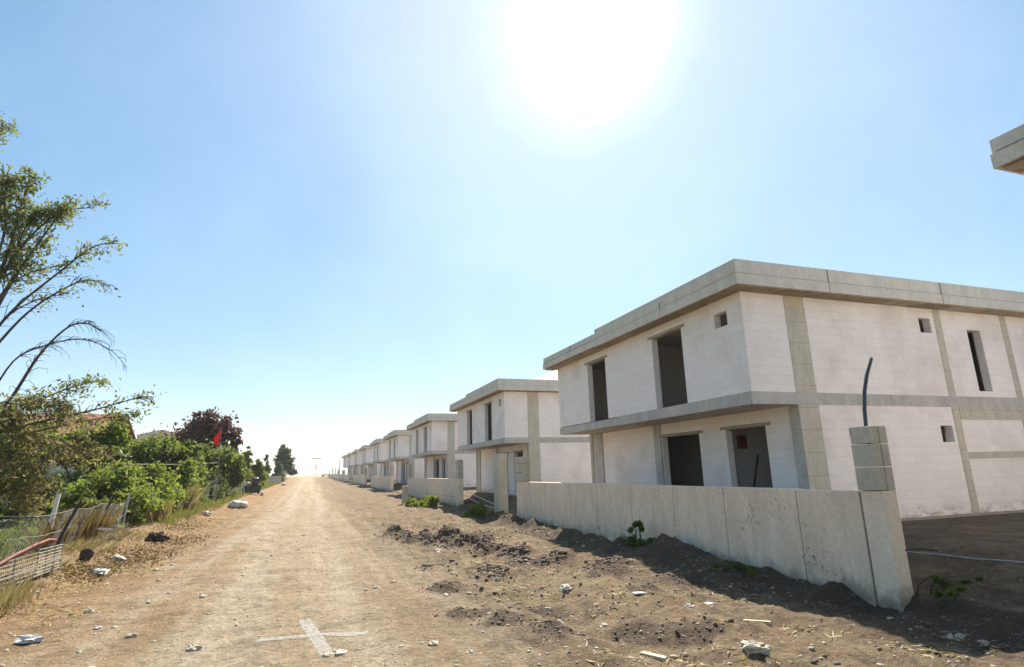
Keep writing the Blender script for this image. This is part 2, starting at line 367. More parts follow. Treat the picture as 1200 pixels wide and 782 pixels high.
M['twig'] = simple('dry_twig', (0.04, 0.03, 0.026), (0.085, 0.066, 0.056), scale=10, bump=0)
M['l_olive'] = mat_leaf('olive_leaf', ((0.065, 0.095, 0.032), (0.11, 0.15, 0.05), (0.15, 0.17, 0.065), (0.18, 0.13, 0.065)), 0.52)
M['l_rust'] = mat_leaf('rusty_needle', ((0.11, 0.14, 0.04), (0.17, 0.175, 0.055), (0.24, 0.155, 0.075), (0.14, 0.18, 0.05)), 0.58, (0.33, 0.30, 0.09))
M['l_green'] = mat_leaf('green_leaf', ((0.05, 0.085, 0.02), (0.09, 0.14, 0.032), (0.14, 0.19, 0.05)), 0.5)
M['l_bright'] = mat_leaf('bright_leaf', ((0.10, 0.16, 0.025), (0.16, 0.22, 0.036), (0.24, 0.27, 0.06)), 0.55)
M['l_dark'] = mat_leaf('dark_leaf', ((0.018, 0.035, 0.012), (0.032, 0.06, 0.018), (0.055, 0.085, 0.022)), 0.3)
M['l_purple'] = mat_leaf('purple_leaf', ((0.06, 0.028, 0.028), (0.105, 0.05, 0.046), (0.15, 0.082, 0.066)), 0.35, (0.24, 0.11, 0.085))
M['l_thuja'] = mat_leaf('golden_thuja', ((0.06, 0.075, 0.012), (0.12, 0.12, 0.02), (0.17, 0.14, 0.03)), 0.35)
M['l_blue'] = mat_leaf('bluish_needle', ((0.04, 0.065, 0.04), (0.065, 0.10, 0.055), (0.09, 0.13, 0.065)), 0.4)
M['l_flower'] = mat_leaf('white_petal', ((0.6, 0.57, 0.52), (0.75, 0.72, 0.66)), 0.35)
M['l_straw'] = mat_leaf('dry_straw', ((0.22, 0.15, 0.07), (0.36, 0.26, 0.13), (0.48, 0.37, 0.2)), 0.25)
M['l_grass'] = mat_leaf('verge_grass', ((0.07, 0.11, 0.02), (0.13, 0.16, 0.035), (0.24, 0.20, 0.07)), 0.4)
M['l_litter'] = mat_leaf('dead_leaf', ((0.10, 0.05, 0.025), (0.20, 0.10, 0.045), (0.30, 0.18, 0.085)), 0.2)

# ------------------------------------------------------------------ terrain
MOUND = [(7.0, 0.0), (7.87, .0), (8.6, .02), (8.98, .2), (9.25, .1), (9.6, .12), (10.16, .18), (10.83, .3), (11.35, .16), (12.28, .15), (13.3, .29), (13.84, .31),
         (14.6, .12), (15.23, .0), (17.47, .12), (18.9, .11), (21, .15), (23.14, .19), (25.5, .14), (27.62, .08), (29, 0)]
def lerp_t(tab, y):
    if y <= tab[0][0]: return tab[0][1]
    for (a, va), (b, vb) in zip(tab, tab[1:]):
        if y <= b: return va + (vb - va)*(y - a)/(b - a)
    return tab[-1][1]
HEAPS = [(3.5, 24.4, .65, .36), (4.1, 23.0, .7, .45), (4.7, 21.3, .65, .50), (5.15, 19.6, .65, .46), (5.4, 17.8, .55, .34), (6.0, 21.2, .8, .12), (4.5, 14.6, .45, .1), (5.6, 14.9, .6, .1), (6.6, 12.4, .6, .08), (2.8, 10.9, .45, .11), (3.2, 9.9, .45, .13), (3.8, 9.2, .45, .13), (4.2, 10.3, .35, .11), (4.9, 8.3, .5, .11), (5.6, 8.0, .5, .12), (5.7, 16.4, .5, .28), (6.3, 15.0, .5, .22), (7.0, 13.3, .55, .2), (7.4, 11.0, .6, .16), (6.4, 10.6, .4, .09), (3.3, 16.5, .4, .1), (3.0, 13.4, .4, .08)]
def nz(x, y, s, o=0.0):
    return mnoise.noise(Vector((x*s + o, y*s - o*1.7, o*.37)))
def zg(x, y):
    z = .0045 * min(475.0, max(0.0, y - 25.0))
    left = sst(-4.7, -7.2, x)
    z += .35*left
    yard = sst(9.85, 13.2, x)
    z += .12*sst(3.8, 6.8, x) * (1 - yard) + .83*yard
    if x > 9.7: z += .10*(1 - yard)
    near = 1.0 if y < 60 else max(0.0, 1 - (y-60)/60)
    if near and -14 < x < 16:
        z += near*(.035*nz(x, y, .45) + .02*nz(x, y, 1.6, 5))
        z += near*(-.035*math.exp(-((x + 1.15 + .5*nz(0, y, .12, 9))/.28)**2) - .03*math.exp(-((x - .75 + .5*nz(0, y, .12, 9))/.28)**2)) * .8
        rough = sst(2.0, 3.6, x)*(1 - sst(9.9, 10.6, x)) + .55*sst(-4.2, -5.2, x)
        if rough > 0:
            rid = 1 - abs(nz(x*.8 + y*.35, y*.45 - x*.3, 1.3, 13))*2
            if x > 2.5:
                t_ = x + .28*y + .7*nz(x, y, .35, 23); z += near*rough*(.085*nz(t_, y*.16, 1.1, 27) + .06*abs(nz(t_, y*.3, 2.3, 29)))
            z += near*rough*(.13*nz(x*1.25, y*.8, .7, 3) + .08*rid*nz(x, y, .8, 17) + .085*nz(x, y, 1.9, 7) + .06*nz(x, y, 3.7, 1) + .03*nz(x, y, 6.5, 2))
        z += near*(.009*nz(x, y, 6.0, 4) + .012*nz(x, y, 2.9, 14))
        if 6.5 < x < 9.95 and 6.5 < y < 29.5:
            mz = lerp_t(MOUND, y)
            k = math.exp(-((min(x, 9.4) - 9.4)/.75)**2)
            z += k*(mz - .12*.9 + (.05*nz(x, y, 3.1, 8) + .03*nz(x, y, 7.0, 2))*(.3 + 3*mz))
        if 7 < x < 9.7 and 9 < y < 29:
            z += .42*max(0, .35 + nz(x*1.2, y, .55, 33))*math.exp(-((x-8.95)/.42)**2)*sst(9, 11, y)*(1-sst(27.5, 29, y))*(1 + .8*nz(x, y, 2.4, 9))
        for hx, hy, hr, hh in HEAPS:
            d = ((x-hx)**2 + (y-hy)**2)/hr**2
            if d < 6: z += hh*math.exp(-d)*(.8 + .9*nz(x, y, 1.7, 6) + .4*nz(x, y, 4, 3))
    return z

def axis(fine0, fine1, step, lo, hi, g=1.16):
    a = list(np.arange(fine0, fine1 + 1e-6, step))
    s = step
    while a[-1] < hi: s *= g; a.append(min(hi, a[-1] + s))
    s = step; pre = []
    p = fine0
    while p > lo: s *= g; p = max(lo, p - s); pre.append(p)
    return pre[::-1] + a
def build_ground():
    xs = axis(-10.5, 12.0, .1, -3500, 3500); ys = axis(3.8, 30.0, .09, -200, 4500, 1.045)
    nx = len(xs)
    vs = [(x, y, zg(x, y)) for y in ys for x in xs]
    fs = [(j*nx+i, j*nx+i+1, (j+1)*nx+i+1, (j+1)*nx+i) for j in range(len(ys)-1) for i in range(nx-1)]
    o = obj('ground', (vs, fs), mat_ground(), smooth=True)
    at = o.data.attributes.new('clay', 'FLOAT', 'POINT')
    va = []
    for x, y, z in vs:
        c = 0.0
        if 1.5 < x < 9.9 and 5 < y < 30:
            for hx, hy, hr, hh in HEAPS:
                d = ((x-hx)**2 + (y-hy)**2)/(hr*1.05)**2
                if d < 4: c = max(c, math.exp(-d)*(1.5 if hh > .15 else 1.0)*(1 + 1.1*nz(x, y, 2.6, 6) + .8*nz(x, y, 6, 3)))
            if x > 7.6: c = max(c, .9*sst(7.6, 8.6, x)*(1 + .8*nz(x, y, 3, 4)))
        va.append(c)
    at.data.foreach_set('value', va)
    tag(o, 'dry tan dirt road and verges running along the row of houses', None, None, 'structure')
build_ground()

# ------------------------------------------------------------------ scattered stuff on the ground
def flakes(pts, size, elong=1.6, flat=0.0, fold=0.25):
    """one leaf-sized folded quad per point"""
    pts = np.asarray(pts, float); n = len(pts)
    a = rng.normal(size=(n, 3)); a[:, 2] *= (1 - flat); a /= np.linalg.norm(a, axis=1, keepdims=True) + 1e-9
    b = rng.normal(size=(n, 3)); b[:, 2] *= (1 - flat)
    b -= a*np.sum(a*b, axis=1, keepdims=True); b /= np.linalg.norm(b, axis=1, keepdims=True) + 1e-9
    c = np.cross(a, b)
    s = (size*(0.6 + 0.8*rng.random(n)))[:, None]
    L = a*s*elong*.5; W = b*s*.5
    q = np.stack([pts - L, pts + W + c*s*fold, pts + L, pts - W + c*s*fold], axis=1).reshape(-1, 3)
    return q
def quads_obj(name, q, mat, parent=None):
    n = len(q)//4
    me = bpy.data.meshes.new(name)
    me.vertices.add(len(q)); me.vertices.foreach_set('co', q.astype(np.float32).ravel())
    me.loops.add(4*n); me.loops.foreach_set('vertex_index', np.arange(4*n, dtype=np.int32))
    me.polygons.add(n); me.polygons.foreach_set('loop_start', np.arange(0, 4*n, 4, dtype=np.int32))
    me.update(calc_edges=True); me.validate()
    me.materials.append(mat)
    o = bpy.data.objects.new(name, me); link(o)
    if parent: o.parent = parent
    return o

def lumps_obj(name, items, mat, rough=.4):
    """many little stones in one mesh: items = (x,y,z,r,flat)"""
    bm0 = bmesh.new(); bmesh.ops.create_icosphere(bm0, subdivisions=1, radius=1.0)
    bv = np.array([v.co[:] for v in bm0.verts]); bf = np.array([[v.index for v in f.verts] for f in bm0.faces]); bm0.free()
    n = len(items); it = np.array(items)
    k = 1 + rough*(rng.random((n, len(bv), 1)) - .5)*1.4
    ang = rng.random(n)*6.28
    st = .7 + .7*rng.random((n, 1, 3))
    v = bv[None]*k*st*it[:, 3][:, None, None]
    v[:, :, 2] *= it[:, 4][:, None]
    x = v[:, :, 0]*np.cos(ang)[:, None] - v[:, :, 1]*np.sin(ang)[:, None]; y = v[:, :, 0]*np.sin(ang)[:, None] + v[:, :, 1]*np.cos(ang)[:, None]
    v[:, :, 0], v[:, :, 1] = x, y
    v += it[:, None, :3]
    f = (bf[None] + (np.arange(n)*len(bv))[:, None, None]).reshape(-1, 3)
    v = v.reshape(-1, 3)
    me = bpy.data.meshes.new(name)
    me.vertices.add(len(v)); me.vertices.foreach_set('co', v.astype(np.float32).ravel())
    me.loops.add(3*len(f)); me.loops.foreach_set('vertex_index', f.astype(np.int32).ravel())
    me.polygons.add(len(f)); me.polygons.foreach_set('loop_start', np.arange(0, 3*len(f), 3, dtype=np.int32))
    me.update(calc_edges=True); me.materials.append(mat)
    o = bpy.data.objects.new(name, me); return link(o)

def rand_ground(n, x0, x1, y0, y1, bias=2.0, keep=None):
    out = []
    while len(out) < n:
        y = y0 + (y1-y0)*random.random()**bias; x = random.uniform(x0, x1)
        if keep is None or keep(x, y): out.append((x, y))
    return out
# gravel: thicker along the crown of the road and the left verge
it = []
for x, y in rand_ground(10500, -7, 9.2, 4.5, 34, 1.7, lambda x, y: random.random() < .35 + .65*sst(-.1, .35, nz(x, y, .55, 12))):
    r = .006 + .024*random.random()**3.6
    it.append((x, y, zg(x, y) + r*.05, r, .45))
for x, y in rand_ground(260, -7, 8.8, 4.5, 30, 1.6):
    r = .03 + .035*random.random()**2
    it.append((x, y, zg(x, y) + r*.15, r, .6))
o = lumps_obj('gravel', it, M['stone']); tag(o, 'loose pale gravel strewn over the dirt road', None, None, 'stuff')
# dark clods on the dug verge
it = []
for hx, hy, hr, hh in HEAPS:
    for _ in range(int(260*hr*(1 + 2*hh))):
        x, y = random.gauss(hx, hr*.6), random.gauss(hy, hr*.65); r = .01 + .06*random.random()**4
        if hh < .1 or hy < 12: r *= .5
        it.append((x, y, zg(x, y) + r*.1, r, .7))
for x, y in rand_ground(2600, 3.4, 9.6, 5.5, 30, 1.3, lambda x, y: random.random() < sst(0.0, .3, nz(x, y, .8, 21)) or x > 8.2):
    r = .008 + .035*random.random()**4
    it.append((x, y, zg(x, y) + r*.2, r, .75))
o = lumps_obj('soil_clods', it, M['soil'], .6); tag(o, 'dark clods of turned clay along the dug verge', None, None, 'stuff')
# dry straw and dead leaf litter on the left verge, wisps elsewhere
P_ = []
for x, y in rand_ground(5200, -7.6, -3.8, 13, 55, 1.2, lambda x, y: random.random() < sst(-.15, .3, nz(x, y, .5, 31))):
    P_.append((x, y, zg(x, y) + .02 + .05*random.random()))
for x, y in rand_ground(1700, 3.6, 9.2, 5.5, 28, 1.2, lambda x, y: random.random() < sst(0, .3, nz(x, y, .7, 41))):
    P_.append((x, y, zg(x, y) + .012 + .02*random.random()))
o = quads_obj('dry_straw', flakes(P_, np.full(len(P_), .02), 7, .8), M['l_straw']); tag(o, 'dry straw lying over the road verges', None, None, 'stuff')
P_ = []
for cx, cy, sx, sy, n in ((-5.2, 22.5, .8, 2.2, 1500), (-4.9, 27.5, .9, 2.6, 900), (-5.6, 19.5, .6, 1.2, 700), (-5.8, 34, .9, 4, 900)):
    for _ in range(n):
        x, y = random.gauss(cx, sx*.6), random.gauss(cy, sy*.6)
        P_.append((x, y, zg(x, y) + .015 + .07*random.random()**2))
o = quads_obj('leaf_litter', flakes(P_, np.full(len(P_), .055), 1.7, .6), M['l_litter']); tag(o, 'rusty dead leaves piled on the verge by the fence', None, None, 'stuff')

# grass behind and along the fence
def blades(pts, h, w, lean=.35):
    pts = np.asarray(pts, float); n = len(pts)
    az = rng.random(n)*6.28
    d = np.stack([np.cos(az), np.sin(az), np.zeros(n)], 1); s = np.stack([-np.sin(az), np.cos(az), np.zeros(n)], 1)
    hh = (h*(.45 + .9*rng.random(n)))[:, None]; ww = w*(.6 + .8*rng.random(n))[:, None]
    up = np.array([[0, 0, 1.]]); l = lean*(2*rng.random(n)[:, None])
    mid = pts + up*hh*.55 + d*hh*l*.3; tip = pts + up*hh + d*hh*l
    return np.stack([pts - s*ww, pts + s*ww, mid + s*ww*.7, tip], 1).reshape(-1, 3)
P_ = []
for x, y in rand_ground(13000, -19, -7.6, 24, 75, 1.5, lambda x, y: random.random() < sst(-.2, .3, nz(x, y, .35, 51))):
    P_.append((x, y, zg(x, y) - .01))
for x, y in rand_ground(4600, -7.9, -6.3, 34, 150, 1.5): P_.append((x, y, zg(x, y) - .01))
o = quads_obj('grass', blades(P_, .32, .016), M['l_grass']); tag(o, 'rough green and yellow grass inside the fenced gardens', None, None, 'stuff')
P_ = []
for x, y in rand_ground(5200, -8.4, -6.0, 16, 60, 1.3, lambda x, y: random.random() < sst(-.25, .3, nz(x, y, .6, 61))*(1 if x < -6.7 else .5)): P_.append((x, y, zg(x, y) - .01))
o = quads_obj('dry_grass', blades(P_, .2, .009, .8), M['l_straw']); tag(o, 'tall dry straw coloured grass along the wire fence', None, None, 'stuff')

P_ = [(x, y, zg(x, y) - .01) for x, y in rand_ground(7000, -11.5, -7.8, 17, 34, 1.2, lambda x, y: random.random() < sst(-.35, .2, nz(x, y, .5, 71)))]
o = quads_obj('undergrowth', blades(P_, .42, .016, .45), M['l_green']); tag(o, 'tangled green undergrowth behind the sagging netting', None, None, 'stuff')
# map viewer's overlay cross, added as flat strips on the road
def strip(bm, pts, w, n, up):
    a, b = Vector(pts[0]), Vector(pts[1]); d = (b-a).normalized(); s = Vector((-d.y, d.x, 0))*w*.5
    prev = None
    rr = random.Random(len(bm.verts) + 3)
    for i in range(n+1):
        p = a.lerp(b, i/n); row = []
        for k in range(4):
            q = p - s + s*2*k/3
            if k in (0, 3): q = q + s*rr.uniform(-.12, .06)*(1 if k == 3 else -1)
            row.append(bm.verts.new((q.x, q.y, zg(q.x, q.y) + up)))
        if prev:
            for k in range(3): bm.faces.new((prev[k], prev[k+1], row[k+1], row[k]))
        prev = row
bm = bmesh.new()
strip(bm, ((.07, 11.7, 0), (.40, 9.5, 0)), .21, 26, .005)
strip(bm, ((-.62, 10.72, 0), (1.06, 10.46, 0)), .17, 22, .008)
o = obj('overlay_cross', bm, M['overlay']); tag(o, 'pale map overlay cross laid flat on the dirt road', 'overlay mark')

def stone(name, label, cat, x, y, r, sq, mat, seed, group=None):
    bm = bmesh.new(); lump(bm, (0, 0, r*sq[2]*.35), r, sq, .55, 3, seed)
    o = obj(name, bm, M[mat]); o.location = (x, y, zg(x, y) - r*sq[2]*.12); return tag(o, label, cat, group)
stone('stone', 'small brown stone at the foot of the pale overlay cross', 'stone', .38, 9.44, .055, (1.1, .8, .6), 'stone', 3)
stone('stone', 'pale flattish stone just beside the foot of the overlay cross', 'stone', .58, 9.5, .09, (1.2, .7, .45), 'whitestone', 4)
stone('stone', 'broad pale grey stone half sunk in the verge soil opposite the end pier', 'stone', 5.56, 6.7, .15, (1.3, .8, .5), 'stone', 5)
stone('stone', 'round white stone on the dark clods beside the road', 'stone', 4.04, 9.5, .085, (1, .9, .8), 'whitestone', 6)
stone('stone', 'white lump standing out on the rough verge below the long wall', 'stone', 5.1, 11.6, .12, (1.2, .8, .6), 'whitestone', 7)
stone('stone', 'grey rock at the tip of the dark soil heap', 'stone', 4.0, 19.0, .16, (1.3, .9, .7), 'stone', 8)
stone('stone', 'bulky cream stone among the dead leaves near the red topped gate', 'stone', -5.45, 21.9, .19, (1.5, .8, .6), 'whitestone', 9)
for k, (x, y) in enumerate(((-3.3, 12.6), (-2.6, 11.8), (-1.5, 10.6), (-3.9, 14.2), (1.9, 9.3), (2.3, 8.7), (-2.0, 14.8), (-4.6, 17.8), (1.6, 14.2), (2.9, 12.9), (-.9, 8.9), (4.6, 9.0), (6.3, 9.1), (4.4, 14.0))):
    stone('stone', 'fist sized loose stone lying on the bare dirt of the road', 'stone', x, y, .05 + .03*random.random(), (1.2, .9, .6), 'stone' if k % 3 else 'whitestone', 20 + k, 'loose stones on the road')
def slab(name, label, cat, x, y, L, W, T, rz, mat, tilt=0.0, seed=1):
    bm = bmesh.new(); box(bm, -L/2, L/2, -W/2, W/2, 0, T)
    bmesh.ops.subdivide_edges(bm, edges=bm.edges[:], cuts=2, use_grid_fill=True)
    rr = random.Random(seed)
    for v in bm.verts:
        v.co.x += rr.uniform(-.05, .05)*L*.6; v.co.y += rr.uniform(-.07, .07)*W
    o = obj(name, bm, M[mat]); o.location = (x, y, zg(x, y) - .005); o.rotation_euler = (tilt, .04, rz)
    return tag(o, label, cat)
slab('broken_slab', 'broken white slab leaning at the foot of the long wall beside a dark weed', 'rubble', 9.1, 16.35, .85, .5, .09, .5, 'whitestone', .55)
slab('wood_offcut', 'short pale lumber offcut lying on the verge soil', 'wood scrap', 4.5, 7.4, .34, .09, .05, -1.0, 'palewood')
slab('bent_board', 'yellowish splintered board on the verge below the end pier', 'wood scrap', 6.55, 7.75, .38, .06, .04, -.55, 'palewood', 0, 4)
slab('paper_scrap', 'flat white scrap in the middle of the verge', 'litter', 6.1, 10.3, .36, .12, .03, .15, 'plastic', 0, 5)
slab('paper_scrap', 'small white flake on the rough ground before the wall shadow', 'litter', 6.9, 9.4, .2, .13, .025, .3, 'plastic', 0, 6)

# ------------------------------------------------------------------ unfinished houses
def wall(axis_, c, t, u0, u1, z0, z1, opens=()):
    """upright wall with real openings; axis 'x': plane x = c .. c+t, u runs along y; axis 'y' the other way"""
    us = sorted({u0, u1, *[o[0] for o in opens], *[o[1] for o in opens]}); zs = sorted({z0, z1, *[o[2] for o in opens], *[o[3] for o in opens]})
    bm = bmesh.new(); cache = {}
    def V(d, u, z):
        p = (d, u, z) if axis_ == 'x' else (u, d, z)
        k = tuple(round(q, 5) for q in p)
        if k not in cache: cache[k] = bm.verts.new(p)
        return cache[k]
    nu, nz_ = len(us)-1, len(zs)-1
    solid = [[not any(o[0] - 1e-6 <= us[i] and us[i+1] <= o[1] + 1e-6 and o[2] - 1e-6 <= zs[j] and zs[j+1] <= o[3] + 1e-6 for o in opens) for j in range(nz_)] for i in range(nu)]
    S = lambda i, j: 0 <= i < nu and 0 <= j < nz_ and solid[i][j]
    for i in range(nu):
        for j in range(nz_):
            if not S(i, j): continue
            a, b, e, f = us[i], us[i+1], zs[j], zs[j+1]
            for d in (c, c+t): bm.faces.new((V(d, a, e), V(d, b, e), V(d, b, f), V(d, a, f)))
            if not S(i-1, j): bm.faces.new((V(c, a, e), V(c+t, a, e), V(c+t, a, f), V(c, a, f)))
            if not S(i+1, j): bm.faces.new((V(c, b, e), V(c+t, b, e), V(c+t, b, f), V(c, b, f)))
            if not S(i, j-1): bm.faces.new((V(c, a, e), V(c+t, a, e), V(c+t, b, e), V(c, b, e)))
            if not S(i, j+1): bm.faces.new((V(c, a, f), V(c+t, a, f), V(c+t, b, f), V(c, b, f)))
    bmesh.ops.recalc_face_normals(bm, faces=bm.faces[:])
    return bm

HX, HY, HZ = 11.26, 12.5, 0.9          # street corner of the upper storey of the first house
T_ = 0.24
W_, L_ = 13.0, 12.88                   # depth from the street, length along it
G0, G1, U0, U1 = 0.0, 3.19, 3.53, 6.38
LX = 1.62                              # the ground-floor front stands back
def make_house(root):
    P = lambda n, bm, m, par=root: obj(n, bm, M[m], par)
    # upper storey
    doors_u = [(2.85, 4.59, U0, 6.01), (8.08, 9.69, U0, 6.01)]
    P('upper_wall', wall('x', 0, T_, T_, L_-T_, U0, U1, doors_u + [(.63, 1.2, 5.55, 5.98)]), 'block')
    gab = [(6.97, 7.48, 5.56, 6.04), (9.15, 9.8, 3.72, 5.77)]
    P('upper_wall', wall('y', 0, T_, 0, W_, U0, U1, gab), 'block')
    P('upper_wall', wall('y', L_-T_, T_, 0, W_, U0, U1, gab), 'block')
    P('upper_wall', wall('x', W_-T_, T_, T_, L_-T_, U0, U1, [(8.6, 10.8, U0, 6.0)]), 'block')  # unseen rear opening, added to let sun into the upper rooms
    # ground floor
    doors_l = [(1.42, 3.2, .1, 2.72), (4.6, 6.88, .1, 2.70)]
    P('lower_wall', wall('x', LX, T_, T_, L_-T_, G0, G1, doors_l), 'block')
    low = [(7.02, 7.55, 2.11, 2.61)]
    P('lower_wall', wall('y', .004, T_, LX, W_, G0, G1, low), 'block')
    P('lower_wall', wall('y', L_-T_-.004, T_, LX, W_, G0, G1, low), 'block')
    P('lower_wall', wall('x', W_-T_, T_, T_+.004, L_-T_-.004, G0, G1, [(1.2, 3.8, .1, 2.6), (8.4, 11.0, .1, 2.6)]), 'block')  # two unseen rear openings, added to brighten the ground-floor interior
    # floor slab edge, in two pours, and the ring beam on the gables
    P('floor_slab', bxm(-.035, W_+.01, -.012, 7.28, G1, U0), 'slab')
    P('floor_slab', bxm(-.015, W_+.01, 7.28, L_+.012, G1+.012, U0-.03), 'slab')
    for y0, y1 in ((-.016, .10), (L_-.10, L_+.016)):
        P('floor_beam', bxm(8.0, W_, y0, y1, 2.80, G1-.002), 'column')
        P('tie_beam', bxm(8.03, W_-.01, y0, y1, 1.60, 1.80), 'column')
    # columns
    for y0, y1 in ((-.014, .20), (L_-.20, L_+.014)):
        for x0, x1 in ((1.54, 2.28), (7.68, 7.98), (10.92, 11.22)):
            P('column', bxm(x0, x1, y0, y1, U0+.002, 6.05 if x1 < 3 else U1), 'column')
            P('column', bxm(x0, x1, y0, y1, G0+.002, G1-.004), 'column')
            if x1 < 3: P('mortar_patch', bxm(x0, x1, y0, y1, 6.05, U1), 'mortarpatch')
    for y0, y1 in ((.2, .37), (6.92, 7.36), (11.72, 12.48)):
        P('column', bxm(LX-.07, LX+.1, y0, y1, G0+.002, G1-.004), 'slab')
    # lintels
    for y0, y1, z in ((2.85, 4.59, 6.01), (8.08, 9.69, 6.01)): P('lintel', bxm(-.02, T_-.01, y0-.2, y1+.22, z-.005, z+.09), 'lintel')
    for y0, y1, z in ((1.42, 3.2, 2.72), (4.6, 6.88, 2.70)): P('lintel', bxm(LX-.02, LX+T_-.01, y0-.22, y1+.24, z-.005, z+.10), 'lintel')
    # roof slab with its two-lift parapet
    rf = P('roof', bxm(-.57, W_+.5, -.58, 7.8, U1, U1+.31), 'fascia')
    P('parapet', bxm(-.57, W_+.5, 7.8, L_+.5, U1+.03, U1+.29), 'fascia', rf)
    bm = bmesh.new()
    x0, x1, y0, y1, t = -.552, W_+.48, -.562, L_+.48, .22
    for a in ((x0, x0+t, y0, 7.8, U1+.31, 7.09), (x0+.015, x0+t, 7.8, y1, U1+.29, 6.94), (x0+t, x1, y0, y0+t, U1+.31, 7.09), (x0+t, x1, y1-t, y1, U1+.29, 6.94), (x1-t, x1, y0+t, y1-t, U1+.31, 6.94)): box(bm, *a)
    P('parapet', bm, 'fascia', rf)
    for xj in (2.73, 7.4): P('pour_joint', bxm(xj, xj+.018, -.588, -.57, U1, 7.07), 'joint', rf)
    for yj in (3.1, 10.2): P('pour_joint', bxm(-.576, -.555, yj, yj+.016, U1+.03, 6.9), 'joint', rf)
    P('lift_joint', bxm(-.574, W_+.4, -.584, -.566, U1+.304, U1+.314), 'joint', rf)
    P('lift_joint', bxm(-.574, -.556, -.566, L_+.4, U1+.304, U1+.314), 'joint', rf)
    bm = bmesh.new()
    a = [(-.5, -.5), (W_+.4, -.5), (W_+.4, -.03), (-.03, -.03), (-.03, L_+.4), (-.5, L_+.4)]
    lo = [bm.verts.new((x, y, U1-.022)) for x, y in a]; hi = [bm.verts.new((x, y, U1-.003)) for x, y in a]
    bm.faces.new(lo[::-1]); bm.faces.new(hi)
    for i in range(6): bm.faces.new((lo[i], lo[(i+1) % 6], hi[(i+1) % 6], hi[i]))
    P('soffit', bm, 'soffit', rf)
    bm = bmesh.new()
    a = [bm.verts.new(p) for p in ((1.2, .9, 6.9), (W_-1, .9, 6.9), (W_-1, L_-.9, 6.9), (1.2, L_-.9, 6.9), (6.0, 4.8, 8.85), (8.4, 4.8, 8.85), (8.4, L_-4.8, 8.85), (6.0, L_-4.8, 8.85))]
    for f in ((0, 1, 5, 4), (1, 2, 6, 5), (2, 3, 7, 6), (3, 0, 4, 7), (4, 5, 6, 7), (3, 2, 1, 0)): bm.faces.new([a[i] for i in f])
    P('hip_roof', bm, 'sheet', rf)
    # plinth and inner partitions
    P('plinth', bxm(LX-.06, W_+.06, -.06, L_+.06, -.75, G0), 'plinth')
    P('partition', wall('x', 3.6, .15, T_, L_-T_, U0, U1, [(8.9, 9.75, U0, 5.6), (1.2, 2.1, U0, 5.6)]), 'inside')
    P('partition', wall('x', 4.9, .15, T_, L_-T_, G0, G1, [(5.6, 6.5, .1, 2.2)]), 'inside')
    P('partition', wall('y', 6.9, .15, T_, 3.6, U0, U1), 'inside')
    P('partition', wall('y', 4.6, .15, 3.76, W_-T_-.002, U0, U1), 'inside')  # added inner wall, blocks the sky showing through the slit window
    P('partition', wall('y', 4.0, .15, LX+T_, 4.9, G0, G1), 'inside')
    return root
house_labels = [
 'largest unfinished two storey white block house, standing behind the longest boundary wall',
 'unfinished white block house with a hip roof showing, second of the row',
 'third unfinished white block house along the road, behind the wall with a concrete stub',
 'fourth unfinished white block house from the big one, its lower front half hidden by piers',
 'fifth unfinished white block house down the row, with a narrow dark window pair low down',
 'sixth unfinished white block house down the row, a plain pale upper storey',
 'seventh unfinished white block house, third before the end of the row',
 'eighth unfinished white block house, last but one before the open field',
 'last and smallest looking unfinished house, closing the row towards the open field']
off = [0, 21.25, 43.8, 66.9, 88.2, 112.9, 136.2, 160.9, 186.7]
h1 = thing('unfinished_house', house_labels[0], 'house', (HX, HY, HZ), 0, 'unfinished white block houses')
make_house(h1)
bmr = bxm(2.35, 2.5, 2.05, 2.4, 2.05, 2.5)
for k in range(1, 9):
    c = copy_tree(h1)
    c.location = (HX, HY + off[k], HZ + .0045*max(0, HY + off[k] - 25)); c.scale = (1, .94, 1)
    c['label'] = house_labels[k]
c = copy_tree(h1); c.location = (HX + .15, HY - 20.2, HZ + .02)
c['label'] = 'unfinished house of which only a grey concrete roof corner juts into view'
# red meter box hung in the doorway of the first house
bm = bmesh.new(); box(bm, 0, .14, -.15, .15, -.22, .22); box(bm, -.012, 0, -.12, .12, -.18, .18); box(bm, -.03, -.012, .06, .09, -.03, .03)
o = obj('electric_box', bm, M['redbox']); o.location = (HX+2.85, HY+3.86, HZ+2.35); o.rotation_euler = (0, 0, math.pi/2); tag(o, 'small red box hanging inside the ground floor doorway of the largest house', 'box')

bm = bmesh.new(); tube(bm, [(0, 0, 0), (.12, -.14, .95), (.26, -.3, 1.9)], .035, 6)
o = obj('shoring_pole', bm, M['darkwood']); o.location = (HX+2.6, HY+3.55, HZ+.02); tag(o, 'dark pole leaning inside the ground floor doorway next to the red box', 'pole')
